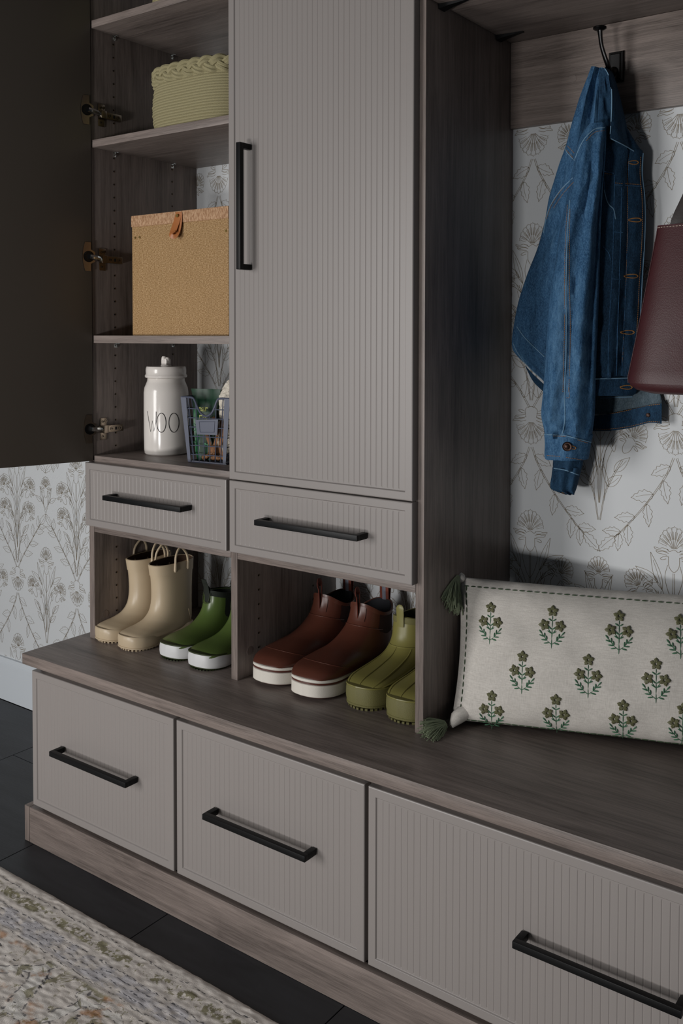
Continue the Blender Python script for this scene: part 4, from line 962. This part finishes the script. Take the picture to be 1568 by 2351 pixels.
# ------------------------------------------------------------------ denim jacket on the hook
def denim(name, a, b, c):
    k = N(name, .85, 0, .12); co = k.coord(); tw = k.noise(k.coord((700, 700, 260), (.5, 0, .5)), 1, 2, .7); fl = k.noise(k.coord((8, 8, 2.2)), 1, 4, .6); mo = k.noise(k.coord((90, 90, 26)), 1, 4, .7)
    base = k.ramp(k.math('ADD', k.math('MULTIPLY', fl, .5), k.math('MULTIPLY', mo, .5)), [(.38, srgb(a)), (.51, srgb(b)), (.63, srgb(c))])
    sp = k.ramp(tw, [(.42, (0, 0, 0, 1)), (.62, (1, 1, 1, 1))]); lt = tuple(min(1, x*1.65) for x in srgb(c)[:3])+(1,); k.col(k.mix(k.math('MULTIPLY', sp, .34), base, lt)); wr = k.noise(k.coord((26, 26, 15), (0, .3, 0)), 1, 3, .5); b1 = k.n('ShaderNodeBump'); b1.inputs['Strength'].default_value = .55; b1.inputs['Distance'].default_value = .012; k.l(wr, b1.inputs['Height']); b2 = k.n('ShaderNodeBump'); b2.inputs['Strength'].default_value = .5; b2.inputs['Distance'].default_value = .001; k.l(tw, b2.inputs['Height']); k.l(b1.outputs[0], b2.inputs['Normal']); k.l(b2.outputs[0], k.b.inputs['Normal']); return k.m
M_['denim'] = denim('mid_blue_denim', '#1e3a57', '#2d4f70', '#4c6f8e'); M_['denim_shaded'] = denim('shaded_blue_denim', '#152637', '#1c3349', '#2a465f'); M_['denim_in'] = denim('denim_reverse', '#3c4c58', '#4c5b64', '#63717a')  # second one is the same denim with shade put into its colours
M_['edge'] = plain('faded_denim_edge', '#6d90aa', .8, bump=(500, .5, .0008)); M_['ochre'] = plain('ochre_topstitch', '#a3713a', .7); M_['copper'] = plain('copper_button', '#3b2c27', .42, .85)
jk = thing('denim_jacket', 'blue denim jacket hanging by its collar from the black coat hook', 'jacket', (1.42, -.10, 1.05))
def rows_loft(rows, n=56, fold=None, e=2.3, sub=8, cap=True):
    """rows: (v, uL, uR, yL, yR, thickness)"""
    P = cr(rows, sub); rings = []
    for i, (v, ul, ur, yl, yr, th) in enumerate(P):
        a = atY(ul, v, yl); b = atY(ur, v, yr); c = (a+b)/2; d = (b-a)/2; nrm = Vector((d.y, -d.x, 0)).normalized()
        if nrm.y > 0: nrm = -nrm
        ring = []
        for k_ in range(n):
            t = 2*math.pi*k_/n; ct, st = math.cos(t), math.sin(t); ca = math.copysign(abs(ct)**(2/e), ct); sa = math.copysign(abs(st)**(2/e), st)
            o = th/2*sa
            if fold: o += fold(ca, i/(len(P)-1), v)*(1 if sa > 0 else -.5)*min(1, abs(sa)*1.6)
            ring.append(c+d*ca+nrm*o)
        rings.append(ring)
    m = MB(); m.loft(rings, cap, cap); return m
G = lambda x, m, w_: math.exp(-((x-m)/w_)**2)
def f_back(s, t, v): return .010*G(s, -.25+.5*t, .22)-.008*G(s, .15+.3*t, .18)+.006*math.sin(5*s+3*t)*.5+.008*mnoise.noise(Vector((s*3, v/60, 1)))+.005*G(s, -.6+.5*t, .12)
back = part('back_panel', rows_loft([(157, 1360, 1392, -.074, -.074, .022), (200, 1342, 1392, -.078, -.074, .040), (245, 1327, 1394, -.080, -.074, .052), (300, 1311, 1394, -.080, -.072, .060), (350, 1296, 1392, -.078, -.068, .062), (400, 1279, 1388, -.074, -.064, .062), (460, 1262, 1384, -.070, -.060, .060), (520, 1250, 1380, -.066, -.058, .056), (580, 1232, 1376, -.062, -.056, .054), (640, 1208, 1372, -.060, -.054, .052), (700, 1190, 1370, -.058, -.052, .050), (750, 1180, 1366, -.058, -.052, .048), (792, 1176, 1362, -.058, -.052, .046), (815, 1186, 1350, -.058, -.052, .042), (850, 1222, 1340, -.058, -.052, .036), (878, 1251, 1330, -.058, -.052, .022)], fold=f_back), M_['denim'], jk, ang=60)
def f_sl(s, t, v): return (.009*G(s, .45-.1*t, .20)-.011*G(s, .78, .10)*(1 if t < .75 else .3)+.007*G(s, -.6, .22)-.006*G(s, -.15+.2*math.sin(t*4), .13)+.005*mnoise.noise(Vector((s*2.5, v/45, 4)))+.007*mnoise.noise(Vector((s*3, v/22, 9)))*(.25+t**3*1.2)+.003*math.sin(v/9+s*4)*max(0, t-.7)*2)*min(1, t*4)
sleeve = part('sleeve', rows_loft([(285, 1352, 1390, -.135, -.112, .030), (320, 1330, 1391, -.135, -.110, .052), (370, 1318, 1388, -.137, -.108, .066), (440, 1305, 1382, -.140, -.106, .078), (520, 1287, 1379, -.140, -.106, .084), (600, 1275, 1377, -.140, -.106, .086), (680, 1262, 1375, -.140, -.106, .086), (760, 1256, 1372, -.140, -.106, .084), (830, 1252, 1369, -.140, -.106, .080), (900, 1247, 1367, -.137, -.106, .076), (950, 1243, 1365, -.135, -.106, .072), (985, 1249, 1361, -.135, -.106, .068), (1003, 1251, 1358, -.135, -.106, .064)], fold=f_sl), M_['denim'], jk, ang=60)
cuff = part('cuff', rows_loft([(996, 1250, 1360, -.135, -.106, .068), (1000, 1250, 1361, -.135, -.106, .070), (1020, 1251, 1357, -.135, -.106, .070), (1045, 1250, 1353, -.135, -.106, .070), (1053, 1252, 1351, -.135, -.106, .066)], fold=lambda s, t, v: .0035*math.sin(5*s+1), sub=5), M_['denim'], jk, ang=50)
sleeve2 = part('sleeve', rows_loft([(700, 1290, 1350, -.060, -.055, .03), (900, 1285, 1345, -.062, -.055, .040), (1000, 1275, 1340, -.064, -.056, .044), (1060, 1271, 1338, -.066, -.058, .046), (1078, 1271, 1334, -.066, -.058, .046)], fold=lambda s, t, v: .004*math.sin(6*s)), M_['denim_shaded'], jk, ang=60, label='far sleeve hanging behind')
cuff2 = part('cuff', rows_loft([(1072, 1270, 1334, -.066, -.056, .048), (1090, 1268, 1331, -.066, -.056, .048), (1118, 1265, 1324, -.066, -.056, .044), (1128, 1282, 1321, -.066, -.056, .034), (1134, 1296, 1318, -.066, -.056, .024)], fold=lambda s, t, v: .004*math.sin(7*s+2), sub=5), M_['denim_shaded'], jk, ang=50, label='far cuff seen below the near one')
def f_fr(s, t, v): return .006*G(s, -.1+.2*math.sin(t*5), .16)-.006*G(s, .25, .12)+.005*mnoise.noise(Vector((s*3, v/40, 12)))
front = part('front_panel', rows_loft([(160, 1378, 1392, -.092, -.080, .012), (190, 1376, 1400, -.094, -.074, .016), (240, 1374, 1418, -.098, -.062, .02), (290, 1372, 1436, -.100, -.052, .024), (338, 1368, 1466, -.104, -.040, .026), (352, 1368, 1476, -.104, -.036, .026), (400, 1366, 1474, -.104, -.034, .028), (460, 1362, 1480, -.104, -.032, .030), (540, 1360, 1481, -.102, -.030, .030), (640, 1358, 1475, -.102, -.030, .030), (740, 1355, 1470, -.102, -.030, .030), (830, 1352, 1464, -.102, -.030, .028), (868, 1350, 1462, -.102, -.030, .026)], fold=f_fr), M_['denim_shaded'], jk, ang=60, label='shaded front panel with buttonhole placket')
band = part('waistband', rows_loft([(866, 1350, 1463, -.102, -.032, .030), (872, 1350, 1464, -.102, -.032, .032), (898, 1350, 1461, -.102, -.032, .032), (908, 1350, 1452, -.102, -.034, .028)], sub=5), M_['denim_shaded'], jk, ang=50)
lin = part('lining', rows_loft([(850, 1350, 1500, -.016, -.014, .010), (890, 1350, 1512, -.016, -.014, .010), (925, 1350, 1520, -.018, -.014, .010), (950, 1350, 1519, -.020, -.016, .010)], sub=4), M_['denim_in'], jk, ang=60, label='paler inside of the denim back')
m = MB(); P = [];
top = cr([(1350, 956), (1400, 950), (1450, 940), (1490, 931), (1519, 926)], 6); bot = cr([(1350, 989), (1400, 989), (1450, 982), (1490, 971), (1519, 973)], 6)
m.loft([[atY(a[0], a[1], -.032), atY(b[0], b[1], -.032), atY(b[0], b[1], -.018), atY(a[0], a[1], -.018)] for a, b in zip(top, bot)]); hem = part('back_hem_band', m, M_['denim_shaded'], jk, ang=50)
m = MB(); top = cr([(1205, 838), (1225, 860), (1252, 885)], 5); bot = cr([(1208, 846), (1225, 877), (1254, 905)], 5); m.loft([[atY(a[0], a[1], -.045), atY(b[0], b[1], -.045), atY(b[0], b[1], -.035), atY(a[0], a[1], -.035)] for a, b in zip(top, bot)]); part('far_hem', m, M_['denim_shaded'], jk)
# collar
m = MB(); Lf = cr([(1388, 154), (1398, 172), (1403, 200), (1404, 245), (1402, 290), (1400, 317)], 5); Rt = cr([(1390, 154), (1407, 168), (1419, 205), (1433, 262), (1444, 312), (1456, 349)], 5); rings = []
for i, (a, b) in enumerate(zip(Lf, Rt)):
    t = i/(len(Lf)-1); top_ = []; bk = []
    for q in range(11):
        w_ = q/10; u = a[0]+(b[0]-a[0])*w_; v = a[1]+(b[1]-a[1])*w_; y = -.116+.066*w_-.012*math.sin(math.pi*w_)-.006*(1-t); top_.append(atY(u, v, y)); bk.append(atY(u, v, y+.006+.010*(1-t)*math.sin(math.pi*w_)))
    rings.append(top_+bk[::-1])
m.loft(rings); collar = part('collar', m, M_['denim_shaded'], jk, ang=60)
allj = [back, sleeve, cuff, front, band, collar, hem, sleeve2, cuff2, lin]; JB = bvh_of(allj)
def ridge(lines, nm='faded_seam'):
    m = MB()
    for pl_ in lines: seam(JB, pl_, .0010, .0005, 6, 7, m, jump=.07)
    part(nm, m, M_['edge'], jk, kind='stuff')
def topst(lines):
    m = MB()
    for pl_ in lines: seam(JB, pl_, .00055, .0004, 5, 7, m, dash=(.0026, .0011))
    part('topstitching', m, M_['ochre'], jk, kind='stuff')
ridge([[(1400, 317), (1402, 290), (1404, 245), (1403, 200), (1397, 172), (1388, 157), (1380, 156)], [(1400, 317), (1425, 330), (1455, 347)],
       [(1387, 293), (1365, 297), (1343, 318), (1330, 342), (1320, 366)], [(1316, 408), (1290, 434), (1268, 464), (1256, 495), (1248, 535)],
       [(1309, 460), (1303, 540), (1300, 640), (1300, 740), (1299, 830), (1296, 900), (1297, 960), (1291, 997)],
       [(1476, 352), (1474, 400), (1480, 460), (1480, 540), (1474, 640), (1469, 740), (1463, 830), (1460, 862)],
       [(1250, 998), (1290, 999), (1325, 1007), (1356, 1015)], [(1272, 1075), (1300, 1080), (1332, 1092)], [(1178, 788), (1190, 812), (1215, 843), (1250, 875)], [(1187, 750), (1205, 775), (1230, 800), (1253, 822)],
       [(1387, 436), (1392, 458), (1398, 470), (1409, 481), (1413, 503)], [(1366, 870), (1445, 868)], [(1366, 914), (1452, 911)], [(1297, 336), (1302, 350), (1319, 368)]])
m = MB()
for pl_ in ([(1383, 393), (1409, 398)], [(1410, 424), (1473, 428)], [(1411, 402), (1409, 520), (1405, 640), (1398, 760), (1396, 862)], [(1427, 430), (1425, 540), (1421, 660), (1417, 780), (1415, 862)], [(1444, 352), (1442, 460), (1440, 560), (1436, 680), (1430, 800), (1428, 862)], [(1410, 532), (1430, 534)], [(1405, 640), (1425, 641)], [(1384, 566), (1397, 580), (1403, 600)], [(1384, 397), (1388, 436)]): seam(JB, pl_, .0010, .0002, 6, 7, m)
part('shaded_seam', m, M_['denim'], jk, kind='stuff')  # darker than the faded edges: front panel shade put into the seam colour
topst([[(1303, 335), (1322, 355)], [(1299, 343), (1318, 364)], [(1311, 412), (1286, 440), (1266, 472), (1254, 505)], [(1317, 418), (1292, 446), (1271, 478)],
       [(1303, 470), (1298, 560), (1296, 650), (1296, 740), (1294, 830), (1292, 900)], [(1309, 480), (1307, 560), (1307, 650), (1309, 740), (1308, 830), (1306, 900)], [(1306, 890), (1307, 912), (1297, 912)],
       [(1270, 1001), (1300, 1002)], [(1326, 1010), (1352, 1018)], [(1366, 951), (1400, 950), (1450, 940), (1490, 931), (1516, 928)], [(1366, 985), (1400, 985), (1450, 978), (1490, 968), (1516, 969)], [(1256, 1046), (1290, 1048)], [(1300, 1050), (1345, 1057)],
       [(1412, 420), (1472, 424)], [(1471, 360), (1469, 400), (1474, 460), (1474, 540), (1468, 640), (1463, 740), (1457, 830)], [(1443, 355), (1440, 420), (1440, 520), (1437, 640), (1432, 760), (1428, 860)], [(1388, 398), (1407, 401)], [(1388, 300), (1365, 304), (1345, 324)],
       [(1262, 1130), (1300, 1132)], [(1213, 855), (1230, 880), (1248, 897)]])
for (u, v), L_ in (((1453, 373), 12), ((1457, 505), 15), ((1448, 634), 16), ((1440, 763), 16), ((1437, 889), 14)):
    m = MB(); seam(JB, [(u-L_, v), (u-L_*.3, v-3.5), (u+L_*.6, v-4), (u+L_, v), (u+L_*.6, v+4), (u-L_*.3, v+3.5)], .0009, .0005, 5, 5, m, closed=True); part('buttonhole', m, M_['ochre'], jk)
h = hit(JB, 1302, 1025, .0005); q = h[1].to_track_quat('Z', 'Y').to_matrix().to_4x4(); q.translation = h[0]
m = MB(); m.lathe([(.0085, 0), (.0090, .0018), (.0084, .0028), (.0072, .0022), (.0055, .0024), (.0050, .0030), (.0030, .0036), (0, .0040)], (0, 0, 0), 28, 0, q); part('button', m, M_['copper'], jk, label='copper shank button')
m = MB(); seam(JB, [(1312, 1023), (1321, 1027), (1320, 1031), (1312, 1030)], .0009, .0005, 5, 4, m); part('buttonhole', m, M_['ochre'], jk)
h = hit(JB, 1488, 953, .0003)
if h: q = h[1].to_track_quat('Z', 'Y').to_matrix().to_4x4(); q.translation = h[0]; m = MB(); m.lathe([(.0042, 0), (.0042, .0014), (.003, .002), (0, .0022)], (0, 0, 0), 18, 0, q); part('rivet', m, M_['copper'], jk)

# ------------------------------------------------------------------ leather tote
k = N('burgundy_pebbled_leather', .42, 0, .35); co = k.coord(); vo = k.n('ShaderNodeTexVoronoi', i_Scale=480); k.l(co, vo.inputs['Vector']); k.col(k.mix(k.noise(co, 30, 3), srgb('#3c1d20'), srgb('#492629'))); k.bump(vo.outputs['Distance'], .22, .0006); M_['burgundy'] = k.m
M_['strap'] = plain('dark_brown_strap', '#2d2624', .42, bump=(300, .2, .0004)); M_['cream_thread'] = plain('cream_thread', '#b8a79a', .7)
bl = atY(1448, 872, -.125); tl = atY(1517, 521, -.105); CXB = 1.765
tt = thing('tote_bag', 'burgundy pebbled leather tote bag cut off by the right frame edge beside the jacket', 'bag', (CXB, -.115, bl.z-.02))
rings = []; n_ = 60
for i in range(25):
    t = i/24; z = bl.z-.004+(tl.z-bl.z+.004)*t; hw = (CXB-bl.x)+((CXB-tl.x)-(CXB-bl.x))*t**.9; dp = .062*(1-.62*t**.8); ee = 5-1.5*t
    if i == 0: hw *= .985; dp *= .96
    ring = []
    for k_ in range(n_):
        a = 2*math.pi*k_/n_; ca, sa = math.cos(a), math.sin(a); x = math.copysign(abs(ca)**(2/ee), ca)*hw; y = math.copysign(abs(sa)**(2/ee), sa)*dp
        y -= .004*mnoise.noise(Vector((x*9, z*9, 2)))*(1-t)+.006*math.sin(t*math.pi)*(1 if sa < 0 else 0)*.6; ring.append((CXB+x, -.118+y, z))
    rings.append(ring)
inner = [[(CXB+(p[0]-CXB)*.985, -.118+(p[1]+.118)*.82, p[2]-dz) for p in rings[-1]] for dz in (0, .12)]
m = MB(); m.loft(rings+inner, True, True); body = part('body', m, M_['burgundy'], tt, ang=50)
m = MB()
z0 = bl.z-.004
m.loft([[(CXB+(p[0]-CXB)*s_, -.118+(p[1]+.118)*s_, z0-dz) for p in rings[0]] for s_, dz in ((1.0, -.004), (.985, .004), (.93, .012), (.80, .018))]); part('base_panel', m, M_['burgundy'], tt, ang=50)
TBv = bvh_of([body]); m = MB(); mb_runs(m, [Vector(p)+Vector((0, -.0012, -.004)) for p in rings[-1][n_//2-2:]+rings[-1][:3]], .0007, 5, 0, (.004, .0018)); part('rim_stitching', m, M_['cream_thread'], tt, kind='stuff')
m = MB(); m.tube([Vector(r[int(n_*.5)+3])+Vector((-.0002, -.0006, 0)) for r in rings[:24]], .0014, 6); part('side_seam', m, M_['burgundy'], tt)
for yy in (-.128, -.104):
    for s_ in (-1, 1):
        x0 = tl.x+.038 if s_ < 0 else 2*CXB-tl.x-.038
        P = cr([(x0, yy, tl.z-.030), (x0, yy, tl.z+.004), (x0-s_*.030, yy+.01 if yy < -.12 else yy-.004, tl.z+.085), (CXB+s_*.05, -.100 if yy < -.12 else -.088, 1.66), (CXB+s_*.0, -.070, 1.715)], 8)
        m = MB(); m.tube(P, .0135, 10, flat=.12, up=(0, -1, .1)); part('shoulder_strap', m, M_['strap'], tt)
